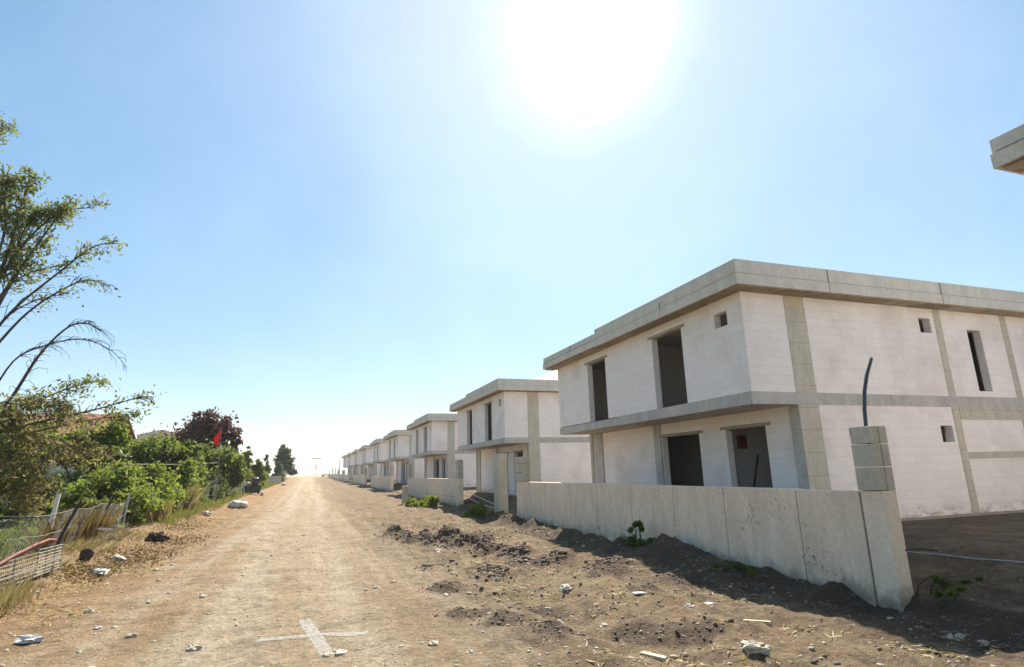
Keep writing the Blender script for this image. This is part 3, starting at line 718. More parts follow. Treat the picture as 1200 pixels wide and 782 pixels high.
# ------------------------------------------------------------------ boundary walls
def boundary(label, y0, y1, top, z0, joints, posts, group='boundary walls of the house plots', x=9.7, courses=None, blockwork=False):
    t = thing('boundary_wall', label, 'wall', (x, y0, z0), 0, group)
    js = [y0] + sorted(joints) + [y1]
    bm = bmesh.new()
    for a, b in zip(js, js[1:]):
        box(bm, random.uniform(-.004, .004), .25, a-y0+(.03 if a == y0 else .013), b-y0-(.03 if b == y1 else .013), -.6, top - z0 + random.uniform(-.012, .012))
    bmesh.ops.bevel(bm, geom=[e for e in bm.edges if abs(e.verts[0].co.z - e.verts[1].co.z) < .001 and e.verts[0].co.z > 0], offset=.012, segments=1, affect='EDGES')
    obj('panel', bm, M['yardwall'], t)
    obj('core', bxm(.02, .23, .01, y1-y0-.01, -.62, top-z0-.03), M['joint'], t)
    if blockwork:
        bm = bmesh.new()
        for zz in (.72, ): box(bm, -.012, .005, .05, y1-y0-.05, zz, zz+.018)
        obj('mortar_line', bm, M['joint'], t)
    for (p0, p1, pt) in posts:
        bm = bmesh.new(); z = -.6
        # lower cast part, then stacked hollow blocks
        obj('post_base', bxm(.012, .35, p0-y0, p1-y0, -.62, top - z0 + .005, bevel=.01), M['pierbase'], t)
        z = top - z0 + .015; hts = [(pt - top)*q for q in (.36, .36, .28)]
        for q in hts:
            dx = random.uniform(-.008, .008)
            box(bm, -.03+dx, .155, p0-y0+.004, p1-y0-.004, z, z+q-.015); box(bm, .162, .35+dx, p0-y0-.006, p1-y0+.002, z, z+q-.015)
            z += q
        bmesh.ops.bevel(bm, geom=bm.edges[:], offset=.008, segments=1, affect='EDGES')
        obj('post', bm, M['pier'], t)
    return t
boundary('longest cream concrete boundary wall, its end pier carrying a bent dark hose', 8.33, 27.3, 1.97, 0.0, [9.86, 12.17, 14.32, 16.61, 18.91, 21.16, 23.14, 25.58], [(7.87, 8.33, 3.13), (26.4, 27.5, 3.12)])
zz = lambda y: .0045*max(0, y-25)
boundary('block boundary wall with a mortar line, before the second house beside the sagging ropes', 39.9, 59.6, 1.95+zz(45), zz(45), [44.8, 49.7, 54.6], [(39.3, 40.1, 3.22+zz(45)), (60.2, 61.2, 3.4)], blockwork=True)
boundary('boundary wall standing before the third house, two piers at its ends', 74.9, 97.8, 1.95+zz(80), zz(80), [80, 86, 92], [(74.2, 75.2, 3.5), (98, 99, 3.5)])
boundary('boundary wall at the foot of the fourth and fifth houses', 110.5, 136.3, 2.0+zz(120), zz(120), [118, 127], [(109.4, 110.5, 3.6), (137, 138, 3.6)])
boundary('low boundary wall at the foot of the sixth and seventh houses', 155.5, 176, 2.0+zz(165), zz(165), [165], [(154.4, 155.5, 3.8), (177, 178, 3.8)])
boundary('boundary wall of the eighth house, partly behind a short pier', 186, 206, 2.0+zz(190), zz(190), [196], [(185, 186, 3.9), (207, 208, 3.9)])
boundary('long low boundary wall beyond the last house, with piers against the sky', 216, 300, 2.0+zz(240), zz(240), [237, 258, 279], [(215, 216.2, 4.6), (238, 240, 5.0), (262, 265, 5.6), (299, 300.5, 4.8)])
# conduit hose out of the end pier
bm = bmesh.new()
tube(bm, [(9.86, 8.1, 2.5), (9.86, 8.1, 3.15), (9.89, 8.1, 3.45), (9.97, 8.1, 3.8), (10.1, 8.1, 4.12), (10.3, 8.1, 4.46)], [.035]*5 + [.03], 8)
o = obj('conduit_hose', bm, M['pipe']); tag(o, 'bent dark hose sticking up out of the top of the end pier', 'hose')
# rusty tie rod and scrap on the pier
bm = bmesh.new(); tube(bm, [(9.95, 7.9, .95), (10.3, 7.82, .97), (10.62, 7.74, .93)], .02, 6)
o = obj('tie_rod', bm, M['darkwood']); tag(o, 'dark form tie rod jutting sideways from the end pier of the long wall', 'rod')
# free-standing gate pier and concrete stub
def pier(label, x, y, w, d, h):
    bm = bmesh.new(); box(bm, -w/2, w/2, -d/2, d/2, -.3, h); z = .9
    box(bm, -w/2-.006, w/2+.006, -d/2-.006, d/2+.006, h*.62, h*.62+.02)
    bmesh.ops.bevel(bm, geom=bm.edges[:], offset=.012, segments=1, affect='EDGES')
    o = obj('gate_pier', bm, M['pier']); o.location = (x, y, zg(x, y)); return tag(o, label, 'pier', 'piers between the plots')
pier('slender free standing concrete pier in the gap after the longest wall', 9.75, 30.1, .5, .9, 3.15)
bm = bmesh.new(); tube(bm, [(0, 0, -.2), (0, 0, 1.35), (0, 0, 1.38)], [.24, .23, .2], 10)
o = obj('concrete_stub', bm, M['pier']); o.location = (7.0, 45.2, zg(7.0, 45.2)); tag(o, 'short round concrete stub standing in the weeds before the second wall', 'post')
# ropes
bm = bmesh.new()
for zA, zB, sag in ((1.55, .75, .12), (1.25, .55, .3)):
    pts = []
    for i in range(13):
        s = i/12; pts.append((9.66 - .1*s, 39.3 - 9.0*s, zA + (zB-zA)*s - sag*4*s*(1-s)*.5))
    tube(bm, pts, .022, 5)
o = obj('barrier_rope', bm, M['rope']); tag(o, 'pair of cream ropes sagging across the gap beside the slender pier', 'rope')
# edge pipe lying in the yard of the first house
bm = bmesh.new(); pts = []
for i in range(10):
    x = 11.75 + i*.06 + .03*math.sin(i*1.3); y = 10.2 - i*.55; pts.append((x, y, zg(x, y) + .012))
tube(bm, pts, .015, 6)
o = obj('water_pipe', bm, M['steel']); tag(o, 'thin grey pipe lying on the shaded bare yard behind the end pier', 'pipe')

# ------------------------------------------------------------------ vegetation
def clump_points(blobs, n, spread=.42):
    """leaf points gathered in sub-clumps inside ellipsoid blobs (x,y,z,rx,ry,rz)"""
    out = []
    vol = np.array([b[3]*b[4]*b[5] for b in blobs])**.72; vol /= vol.sum()
    for b, w in zip(blobs, vol):
        nb = int(n*w) + 1
        nc = max(4, int(nb/46))
        u = rng.normal(size=(nc, 3)); u /= np.linalg.norm(u, axis=1, keepdims=True)
        rad = (.35 + .72*rng.random(nc)**.7)[:, None]
        cc = np.array(b[:3]) + u*rad*np.array(b[3:6])
        which = rng.integers(0, nc, nb)
        cs = (.5 + .9*rng.random(nc))[which][:, None]
        sz = spread*min(b[3:6])*.55
        out.append(cc[which] + rng.normal(size=(nb, 3))*sz*cs*np.array([1, 1, .75]))
    return np.concatenate(out)
def plant(name, label, cat, loc, blobs, n, leaf, mat, trunk_h=None, trunk_r=.08, stems=1, elong=1.6, bark='bark', group=None, limbs=6, flowers=0, part='crown'):
    t = thing(name, label, cat, (loc[0], loc[1], zg(loc[0], loc[1])), 0, group)
    pts = clump_points(blobs, n); pts[:, 2] = np.maximum(pts[:, 2], .03)
    quads_obj(part, flakes(pts, np.full(len(pts), leaf), elong), M[mat], t)
    bm = bmesh.new()
    rr = random.Random(hash(label) % 1000 if False else len(label)*7 + n)
    top = max(blobs, key=lambda b: b[2]); th = trunk_h if trunk_h else top[2]*.75
    for s in range(stems):
        ox, oy = (rr.uniform(-.3, .3)*stems*.3, rr.uniform(-.3, .3)*stems*.3) if stems > 1 else (0, 0)
        pts_ = [(ox, oy, -.1)] + [(ox + (top[0]-ox)*q**1.5*.6 + rr.uniform(-.05, .05)*th*.3, oy + (top[1]-oy)*q**1.5*.6, th*q) for q in (.3, .6, .85, 1.0)]
        tube(bm, pts_, [trunk_r*1.25, trunk_r, trunk_r*.85, trunk_r*.6, trunk_r*.4], 6)
    for k in range(limbs):
        b = blobs[k % len(blobs)]
        e = Vector((b[0] + rr.uniform(-.7, .7)*b[3], b[1] + rr.uniform(-.7, .7)*b[4], b[2] + rr.uniform(-.3, .8)*b[5]))
        q = rr.uniform(.45, .95); s0 = Vector((top[0]*q**1.5*.6, top[1]*q**1.5*.6, th*q))
        if e.z < .15: e.z = .15
        md = s0.lerp(e, .5) + Vector((0, 0, .08*th))
        tube(bm, [s0, md, e], [trunk_r*.5, trunk_r*.3, trunk_r*.1], 5)
    obj('trunk' if part == 'crown' else 'stem', bm, M[bark], t)
    if flowers:
        fp = clump_points(blobs, flowers); fp[:, 2] = np.maximum(fp[:, 2], .1)
        quads_obj('blossom', flakes(fp, np.full(len(fp), leaf*1.5), 1.1), M['l_flower'], t)
    return t

# --- the big ragged tree at the left edge
def big_tree():
    bx, by = -8.75, 20.5
    t = thing('ragged_tree', 'tall ragged tree with bare arching twigs and rusty foliage behind the wire fence', 'tree', (bx, by, zg(bx, by)))
    g = zg(bx, by)
    bm = bmesh.new(); tw = bmesh.new(); rr = random.Random(4)
    L = lambda X, Z, Y=20.5: Vector((X - bx, Y - by, Z - g))
    tube(bm, [(0, 0, -.2), (-.05, 0, 1.2), (-.3, .1, 3.2), (-.55, .2, 6), (-.7, .2, 9), (-.8, .2, 11.0), (-.9, .2, 12.0)], [.2, .17, .15, .12, .09, .04, .015], 8)
    leafpts = []; rustpts = []
    def limb(pts, r0, twigs, leaf_n=0, droop=.25, leaf_from=.4, dst=None, bare=False, tl=.9):
        pts = [L(*p) for p in pts]
        # smooth resample
        fine = []
        for i in range(len(pts)-1):
            p0 = pts[max(0, i-1)]; p1 = pts[i]; p2 = pts[i+1]; p3 = pts[min(len(pts)-1, i+2)]
            for k in range(5):
                s = k/5
                fine.append(.5*((2*p1) + (p2-p0)*s + (2*p0 - 5*p1 + 4*p2 - p3)*s*s + (3*p1 - p0 - 3*p2 + p3)*s**3))
        fine.append(pts[-1]); n = len(fine)
        tube(bm, fine, [r0*(1 - .85*i/n) for i in range(n)], 6)
        for k in range(twigs):
            q = rr.uniform(.25, 1.0); i = min(n-2, int(q*(n-1))); p = fine[i]; d = (fine[i+1]-fine[i]).normalized()
            side = Vector((rr.uniform(-.4, .5), rr.uniform(-1, 1), rr.uniform(-.5, .8))).normalized()
            l = tl*rr.uniform(.4, 1.1)*(1.15 - .5*q)
            a = p + (d*.55 + side*.6)*l*.5; b = a + (d*.5 + side*.45 - Vector((0, 0, droop)))*l*.6; c = b + (d*.3 - Vector((0, 0, droop*2.0)))*l*.35
            tube(tw, [p, a, b, c], [.011, .008, .006, .003], 4, cap=False)
            if leaf_n and q > leaf_from:
                for _ in range(leaf_n):
                    s = rr.random(); o_ = a.lerp(c, s)
                    dst.append(tuple(o_ + Vector((rr.gauss(0, .13), rr.gauss(0, .13), rr.gauss(0, .1)))))
    # upper leafy limbs
    limb([(-9.3, 6.5), (-8.8, 8.4), (-8.2, 10.0), (-7.6, 11.4)], .06, 44, 22, .1, .3, leafpts)
    limb([(-9.3, 7.5), (-9.0, 9.5), (-8.9, 11), (-8.8, 12.0)], .06, 44, 24, .1, .25, leafpts)
    limb([(-9.4, 9), (-9.7, 11), (-10.0, 12.6), (-9.75, 13.7)], .04, 22, 30, .1, .75, leafpts)
    limb([(-9.3, 8.5), (-9.2, 10.2), (-9.4, 11.2), (-9.3, 11.6)], .04, 36, 26, .1, .2, leafpts)
    limb([(-9.3, 8.0), (-8.9, 9.0), (-8.7, 10.2), (-8.2, 10.9)], .04, 40, 26, .1, .2, leafpts)
    limb([(-9.3, 8), (-8.6, 9.8), (-7.9, 10.8), (-7.1, 11.1)], .045, 30, 26, .1, .45, leafpts)
    limb([(-9.3, 6.2), (-8.6, 7.6), (-7.6, 8.9), (-6.9, 9.75), (-6.3, 9.95)], .05, 30, 9, .3, .45, leafpts)
    limb([(-9.3, 5.6), (-8.4, 7.3), (-7.6, 8.2), (-6.9, 8.65), (-6.25, 8.5)], .045, 34, 2, .35, .5, leafpts, tl=.7)
    limb([(-9.3, 7.0), (-8.9, 8.2), (-8.3, 8.8), (-7.5, 9.1)], .04, 26, 10, .25, .4, leafpts)
    limb([(-9.2, 6.5), (-8.7, 7.4), (-8.1, 7.9), (-7.3, 8.2)], .035, 24, 5, .3, .4, leafpts)
    # lower bare arching limbs
    limb([(-8.9, 3.9), (-8.3, 4.9), (-7.8, 6.2), (-7.2, 7.1), (-6.7, 7.25), (-6.3, 7.0)], .055, 46, 0, .45, tl=.8)
    limb([(-8.9, 4.6), (-8.4, 6.0), (-7.7, 6.5), (-6.8, 6.75), (-6.0, 6.45), (-5.5, 5.9)], .03, 40, 0, .45, tl=.7)
    limb([(-8.9, 4.0), (-8.0, 4.6), (-7.0, 5.2), (-6.1, 5.5)], .04, 36, 12, .2, .4, leafpts)
    limb([(-8.9, 3.8), (-7.6, 4.2), (-6.2, 4.6), (-5.2, 4.95), (-4.95, 5.0)], .04, 36, 7, .2, .5, leafpts, tl=.6)
    limb([(-8.9, 3.6), (-7.4, 4.0), (-6.0, 4.35), (-5.1, 4.4)], .03, 30, 12, .25, .4, leafpts, tl=.6)
    # lower rusty drooping sprays
    for k in range(16):
        z0 = rr.uniform(2.3, 4.7); e = rr.uniform(-7.9, -5.5) if z0 < 3.8 else rr.uniform(-8.2, -6.4); z1 = z0 + rr.uniform(-.6, -.1); yy = 20.5 + rr.uniform(-1.6, 1.6)
        limb([(-8.8, z0, 20.5), ((-8.8+e)/2, z0 + .15, (20.5+yy)/2), (e, z1, yy)], .02, 26, 10, .2, .05, rustpts, tl=1.1)
    for k in range(4):
        z0 = rr.uniform(3.0, 4.4); e = rr.uniform(-11, -9); yy = 20.5 + rr.uniform(-1.6, 1.6)
        limb([(-8.9, z0, 20.5), ((-8.9+e)/2, z0 + .1, (20.5+yy)/2), (e, z0 - .5, yy)], .025, 14, 20, .22, .05, rustpts, tl=.75)
    obj('trunk', bm, M['bark'], t); obj('bare_twigs', tw, M['twig'], t)
    quads_obj('crown', flakes(leafpts, np.full(len(leafpts), .055), 2.4), M['l_olive'], t)
    quads_obj('rusty_foliage', flakes(rustpts, np.full(len(rustpts), .05), 4.0), M['l_rust'], t)
big_tree()

G = 'garden shrubs behind the fence'
plant('young_tree', 'slender young tree with a light green crown before the terracotta gable', 'tree', (-11.0, 40), [(0, 0, 4.75, .65, .65, .6), (-.9, .2, 4.7, .75, .75, .5), (.5, 0, 4.4, .45, .45, .45), (-1.6, 0, 4.5, .8, .8, .45)], 4800, .13, 'l_bright', 4.8, .07)
plant('leafy_vine', 'mid green leafy vine massed below the terracotta roof', 'vine', (-13.2, 43), [(0, 0, 3.9, 1.5, 1.2, .9), (-2.2, 0, 4.2, 1.6, 1.2, .9), (1.0, 0, 3.0, 1.3, 1.0, .9)], 4500, .18, 'l_green', 4, .08, part='foliage')
plant('leafy_vine', 'bright green vine crown massed behind the ragged tree', 'vine', (-13.4, 30.5), [(0, 0, 4.1, 1.3, 1.0, .7), (1.7, .3, 4.0, 1.2, 1.0, .6), (-1.6, 0, 4.0, 1.2, 1.0, .6)], 4200, .13, 'l_bright', 4.2, .07, part='foliage')
plant('flowering_shrub', 'shrub with loose white blossom beside the slender young tree', 'shrub', (-11.5, 41), [(0, 0, 2.6, .9, .8, 1.2), (.5, 0, 3.6, .6, .6, .8)], 2200, .15, 'l_green', 3, .05, 3, flowers=420, part='foliage')
plant('shrub', 'bright yellow green shrub low behind the wire netting', 'shrub', (-9.4, 38.5), [(0, 0, 1.6, 1.3, 1.0, 1.1), (1.1, .5, 2.2, .8, .8, .9), (-1.2, 0, 1.5, 1.0, .8, .9)], 6500, .10, 'l_bright', 1.6, .04, 4, part='foliage', group=G)
plant('shrub', 'bright green shrub spilling through the netting where the verge grass turns tall', 'shrub', (-7.9, 37.5), [(0, 0, 1.0, .9, 1.4, .8), (-.2, 1.2, 1.7, .8, .9, .8), (.2, 2.6, 1.2, .7, 1.0, .8)], 4800, .12, 'l_bright', 1.2, .03, 4, part='foliage', group=G)
plant('shrub', 'tall mid green bush between the blossom shrub and the purple tree', 'shrub', (-10.6, 50), [(0, 0, 3.2, 1.8, 1.5, 1.9), (1.6, 0, 2.8, 1.2, 1.2, 1.6), (-1.5, 0, 3.4, 1.3, 1.3, 1.4)], 7000, .17, 'l_green', 3.4, .08, 3, part='foliage', group=G)
plant('shrub', 'dark green bush in front of the brown hip roof', 'shrub', (-12.6, 58), [(0, 0, 3.6, 2.2, 1.6, 2.0), (2.2, 0, 3.3, 1.6, 1.5, 1.6)], 5600, .19, 'l_green', 3.6, .08, 3, part='foliage', group=G)
plant('shrub', 'upright green shrub with a pointed top under the purple tree', 'shrub', (-8.6, 50.5), [(0, 0, 2.2, .9, .9, 1.8), (.1, 0, 4.2, .45, .45, .9), (-.6, 0, 3.3, .7, .7, 1.0)], 4200, .15, 'l_green', 3.6, .06, 2, part='foliage', group=G)
plant('shrub', 'yellowing low shrub full of dry stalks behind the second fence bay', 'shrub', (-8.6, 31.5), [(0, 0, .9, .9, 1.2, .6), (-1.5, .8, 1.0, 1.0, 1.0, .6), (.3, 2.6, .9, .6, 1.1, .6)], 3200, .10, 'l_grass', .9, .025, 5, elong=2.6, part='foliage', group=G)
plant('purple_plum', 'dark purple leaved plum tree rising above the garden shrubs', 'tree', (-11.2, 75), [(0, 0, 7.0, 2.2, 2.0, 2.2), (-1.7, 0, 6.4, 1.5, 1.5, 1.5), (1.9, 0, 7.2, 1.4, 1.4, 1.5), (2.4, 0, 5.6, 1.1, 1.1, 1.3), (-.3, 0, 8.6, 1.1, 1.1, 1.0)], 7500, .24, 'l_purple', 6.5, .22, limbs=16)
plant('walnut_tree', 'broad fresh green tree behind the flagpole', 'tree', (-8.6, 66), [(0, 0, 3.4, 1.9, 1.7, 1.7), (1.5, 0, 2.8, 1.1, 1.1, 1.3), (-1.5, 0, 3.9, 1.2, 1.2, 1.2), (1.0, 0, 1.8, 1.3, 1.3, .9)], 7000, .2, 'l_green', 3.4, .14, limbs=12)
plant('thuja', 'golden green pair of thuja tops beyond the flagpole', 'tree', (-8.6, 98), [(0, 0, 2.6, 1.0, 1.0, 2.0), (-.2, 0, 4.7, .7, .7, 1.5), (1.3, 0, 2.4, .9, .9, 1.6), (1.3, 0, 3.8, .55, .55, .9)], 6000, .2, 'l_thuja', 5, .14, part='crown')
plant('cypress', 'thin dark cypress spire beside the roadside conifer', 'tree', (-9.3, 150), [(0, 0, 2.6, .8, .8, 2.0), (0, 0, 5.0, .55, .55, 2.0), (0, 0, 6.6, .25, .25, .9)], 2200, .24, 'l_blue', 6, .1, part='crown')
plant('conifer', 'squat dark conical conifer at the bend of the road', 'tree', (-7.4, 165), [(0, 0, 1.5, 1.5, 1.5, 1.2), (0, 0, 3.2, 1.0, 1.0, 1.2), (0, 0, 4.7, .45, .45, .8)], 2600, .3, 'l_blue', 4.6, .14, part='crown')
plant('poplar', 'tall bluish green tree closing the view down the road', 'tree', (-6.9, 182), [(0, 0, 7.6, 1.6, 1.6, 2.6), (-1.0, 0, 5.0, 1.6, 1.6, 2.2), (1.4, 0, 4.6, 1.6, 1.6, 2.2), (2.4, 0, 2.6, 1.0, 1.0, 1.3), (0, 0, 9.6, .8, .8, 1.0)], 6000, .34, 'l_blue', 8.5, .24, part='crown')
plant('bush', 'rounded green bush at the foot of the flagpole', 'shrub', (-8.2, 57), [(0, 0, 1.0, 1.1, 1.6, .9), (.3, 2.2, 1.3, 1.0, 1.3, 1.0)], 3400, .15, 'l_dark', 1.2, .04, 3, part='foliage', group=G)
plant('bush', 'olive bush on the fence line past the flagpole', 'shrub', (-8.0, 84), [(0, 0, 1.4, 1.2, 2.5, 1.2), (0, 4, 1.4, 1.1, 2.2, 1.1)], 3600, .2, 'l_thuja', 1.4, .05, 3, part='foliage', group=G)
plant('bush', 'dull green hedge clump running back to the grey garden wall', 'shrub', (-9.0, 118), [(0, 0, 1.5, 1.4, 5, 1.4), (0, 9, 1.6, 1.3, 5, 1.4)], 4200, .25, 'l_green', 1.5, .06, 3, part='foliage', group=G)
for k, (x, y, hh, m_) in enumerate(((-7.4, 30.2, .7, 'l_bright'), (-7.2, 36.6, .9, 'l_bright'), (-7.0, 39.6, 1.0, 'l_bright'), (-7.0, 45.8, .9, 'l_grass'), (-6.9, 49.5, .8, 'l_bright'), (-6.9, 57.5, .8, 'l_green'), (-6.9, 63, .9, 'l_bright'), (-6.8, 69, .8, 'l_grass'), (-6.8, 90, .9, 'l_bright'), (-6.8, 100, .9, 'l_grass'), (-6.9, 112, 1.0, 'l_bright'))):
    plant('verge_weed', 'loose light green weed growing along the wire fence', 'weed', (x - .75, y), [(0, 0, hh*.5, .45, .9, hh*.55), (.1, .8, hh*.4, .35, .6, hh*.4), (-.1, -.7, hh*.35, .35, .6, hh*.4)], 2400, .06 + y*.0005, m_, hh, .012, 4, bark='l_green', part='foliage', group='weeds along the wire fence')
def tuft(name, label, cat, x, y, sx, sy, h, n, mat, w=.009):
    t = thing(name, label, cat, (x, y, zg(x, y)))
    p = np.stack([rng.normal(0, sx, n), rng.normal(0, sy, n), np.full(n, -.03)], 1)
    q = blades(p, h, w, .3)
    tag(quads_obj('stalks', q, M[mat], t), kind='stuff')
    return t
tuft('dry_bush', 'straw coloured dead bush leaning on the fence before the flagpole', 'shrub', -7.5, 43.5, .25, .8, 1.4, 420, 'l_straw', .013)
tuft('dry_bush', 'tall dry grass clump at the fence beside the burnt heap', 'shrub', -7.3, 35.0, .25, .5, 1.0, 260, 'l_straw', .011)
tuft('dry_bush', 'tuft of dry straw beside the red topped gate', 'shrub', -5.75, 14.2, .25, .7, .38, 1500, 'l_straw', .008)
plant('shrub', 'yellow green bush leaning over the wire netting beside the tall dry grass clump', 'shrub', (-7.7, 33.0), [(0, 0, 1.0, .7, 1.1, .8), (-.5, 1.0, 1.7, .7, .9, .7), (.25, 1.8, .7, .5, .8, .55)], 4200, .10, 'l_bright', 1.3, .025, 4, part='foliage', group=G)
plant('shrub', 'loose yellow green shrub with a pale stem rising beside the second fence bay', 'shrub', (-9.3, 33.5), [(0, 0, 1.9, .9, .9, .8), (-.9, .2, 1.3, .9, .9, .7), (.6, .4, 2.5, .5, .5, .5)], 3600, .11, 'l_bright', 2.4, .03, 3, part='foliage', group=G)
plant('shrub', 'mid green bush filling the gap under the vine', 'shrub', (-12.2, 38.0), [(0, 0, 1.6, 1.4, 1.0, 1.2), (-2.2, 0, 1.3, 1.4, 1.0, 1.0)], 4600, .12, 'l_green', 1.8, .04, 3, part='foliage', group=G)
plant('shrub', 'tall yellow green bush in front of the upright pointed shrub', 'shrub', (-8.3, 46.5), [(0, 0, 1.4, .9, 1.2, 1.1), (.2, .5, 2.6, .6, .7, .8)], 4600, .12, 'l_bright', 2.4, .04, 4, part='foliage', group=G)
tuft('vine_mat', 'brownish dry vine mat hanging over the netting between the leaning stakes', 'vine', -7.85, 26.5, .15, 1.6, .95, 700, 'l_litter', .016)
W = 'weeds along the boundary walls'
plant('weed', 'bright green weed clump before the second wall, next to the concrete stub', 'weed', (8.0, 41.0), [(0, 0, .3, .8, .9, .35), (.5, 1.4, .35, .5, .6, .35), (-.8, 2.5, .25, .5, .8, .28), (-.5, .4, .15, .9, 1.0, .15)], 5200, .06, 'l_bright', .5, .015, 5, elong=3.2, bark='l_green', part='foliage', group=W)
plant('weed', 'light green weed tuft beside the slender gate pier', 'weed', (8.6, 30.9), [(0, 0, .25, .45, .6, .28), (.35, .3, .4, .25, .3, .3), (-.4, -.2, .12, .4, .4, .13)], 3200, .05, 'l_bright', .45, .012, 5, elong=3.2, bark='l_green', part='foliage', group=W)
plant('weed', 'sparse yellow green tuft between the slender pier and the end of the long wall', 'weed', (8.9, 28.2), [(0, 0, .15, .45, .5, .15)], 900, .05, 'l_grass', .2, .01, 4, elong=3.2, bark='l_green', part='foliage', group=W)
plant('weed', 'dark thistle like weed growing from the foot of the long wall by the broken slab', 'weed', (9.25, 15.3), [(0, 0, .35, .35, .4, .3), (-.15, .1, .75, .25, .3, .15)], 650, .075, 'l_green', .8, .015, 3, elong=2.4, bark='l_dark', part='foliage', group=W)
plant('weed', 'ragged dark weed at the foot of the end pier', 'weed', (10.45, 7.55), [(0, 0, .1, .6, .35, .12), (.7, .1, .08, .4, .3, .1), (-.3, -.3, .06, .3, .3, .07)], 520, .055, 'l_green', .25, .012, 4, elong=2.4, bark='l_dark', part='foliage', group=W)
plant('weed', 'low dark green weed on the shaded soil halfway along the long wall', 'weed', (8.6, 10.6), [(0, 0, .08, .4, .5, .1), (.2, .5, .06, .3, .4, .07)], 380, .05, 'l_green', .2, .01, 4, elong=2.4, bark='l_dark', part='foliage', group=W)

# ------------------------------------------------------------------ fences and garden clutter
def netting(bm, a, b, h, step, r, z_up=.05):
    a, b = Vector(a), Vector(b); L = (b-a).length; d = (b-a)/L
    n = int(L/step)
    rr = random.Random(int(L*10))
    pt = lambda s, z: (lambda p: (p.x + .03*math.sin(s*2.1), p.y, zg(p.x, p.y) + z_up + z + .03*math.sin(s*1.3)))(a + d*max(0, min(L, s)))
    for i in range(-int(h/step), n+1):
        s = i*step
        for sg in (1, -1):
            s0, s1 = (s, s+h) if sg > 0 else (s+h, s)
            pa, pb = pt(s0, 0 if 0 <= s0 <= L else 0), pt(s1, h)
            if s0 < -.01 or s1 < -.01 or s0 > L+.01 or s1 > L+.01: continue
            pm = pt((s0+s1)/2, h*.5)
            tube(bm, [pa, pm, pb], r, 3, cap=False)
    for z in (0, h*.5, h):
        tube(bm, [pt(L*k/12, z) for k in range(13)], r*1.4, 4, cap=False)
def fence(label, pts, h, step, r, posts, group='wire fences of the gardens'):
    t = thing('wire_fence', label, 'fence', (0, 0, 0), 0, group)
    bm = bmesh.new()
    for a, b in zip(pts, pts[1:]): netting(bm, (*a, 0), (*b, 0), h, step, r)
    obj('netting', bm, M['wire'], t)
    for (x, y, ph, lx, ly, rad, mt) in posts:
        bm = bmesh.new(); z = zg(x, y)
        tube(bm, [(x, y, z-.2), (x + lx*.5, y + ly*.5, z + ph*.5), (x + lx, y + ly, z + ph)], [rad*1.1, rad, rad*.9], 7)
        obj('post', bm, M[mt], t)
    return t
fence('sagging wire netting on leaning stakes behind the red topped gate', [(-7.6, 18.6), (-7.5, 22.3), (-7.6, 26.5), (-7.7, 31.2)], 1.15, .16, .006,
      [(-7.7, 18.8, 1.5, .1, 0, .05, 'darkwood'), (-8.15, 24.2, 1.75, .12, .1, .075, 'whitepaint'), (-7.45, 22.6, 1.55, .45, .5, .05, 'darkwood'), (-7.6, 27.0, 1.45, .35, .3, .045, 'darkwood'), (-7.75, 31.2, 1.5, .1, .1, .045, 'steel')])
fence('long wire netting fence overgrown with shrubs, running back to the flagpole', [(-7.7, 31.4), (-7.6, 42), (-7.4, 53.7)], 1.25, .3, .007,
      [(-7.7, 36.5, 1.5, 0, 0, .045, 'steel'), (-7.6, 42, 1.5, .1, 0, .045, 'steel'), (-7.5, 48, 1.5, 0, 0, .045, 'steel')])
fence('far stretch of wire netting between the flagpole and the waste container', [(-7.4, 54.4), (-7.4, 66), (-7.3, 79), (-7.4, 95)], 1.3, .4, .009,
      [(-7.4, 60, 1.6, 0, 0, .05, 'steel'), (-7.4, 66, 1.6, 0, 0, .05, 'steel'), (-7.3, 72.5, 1.6, 0, 0, .05, 'steel'), (-7.3, 79, 1.9, 0, 0, .05, 'whitepaint'), (-7.4, 84, 1.9, 0, 0, .05, 'whitepaint'), (-7.4, 89, 1.9, 0, 0, .05, 'whitepaint'), (-7.4, 94, 1.9, 0, 0, .05, 'whitepaint')])
# crumpled wire roll lying at the fence
bm = bmesh.new(); rr = random.Random(8)
for k in range(26):
    a0 = rr.uniform(0, 6.28); r = rr.uniform(.25, .5); cx = rr.uniform(-.9, .9)
    tube(bm, [(cx + .5*rr.uniform(-.2, .2), r*math.cos(a0+q*.5)*.8, .28 + r*.6*math.sin(a0+q*.5)) for q in range(9)], .007, 3, cap=False)
o = obj('wire_coil', bm, M['wire']); o.location = (-6.9, 26.2, zg(-6.9, 26.2)); o.rotation_euler = (0, 0, 1.4); tag(o, 'tangled coil of old wire lying under the sagging netting', 'wire')
# red-topped gate leaf lying against the fence
t = thing('gate_leaf', 'faded red topped metal gate leaf with pale bars leaning by the fence', 'gate', (-6.0, 13.6, .28))
bm = bmesh.new()
top = [(0, -.6, .20), (0, .6, .38), (0, 1.6, .53), (0, 2.6, .68), (0, 3.6, .79), (0, 4.4, .84), (0, 4.85, .78)]
tube(bm, top, .032, 8)
vs = [(bm.verts.new((x - .03, y, z - .1)), bm.verts.new((x - .03, y, z))) for x, y, z in top]
for p, q in zip(vs, vs[1:]): bm.faces.new((p[0], q[0], q[1], p[1]))
obj('top_rail', bm, M['redrail'], t)
bm = bmesh.new()
for z0 in (.06, .3):
    tube(bm, [(0, -.6, min(z0, .2)), (0, 5.3, z0)], .018, 5)
for k in range(9):
    z0 = .05 + k*.075
    tube(bm, [(0, 3.9, z0), (0, 5.35, z0*.97)], .013, 4)
for yy in (3.9, 4.4, 4.9, 5.35): tube(bm, [(0, yy, 0), (0, yy, .68 if yy > 4.6 else .8)], .014, 4)
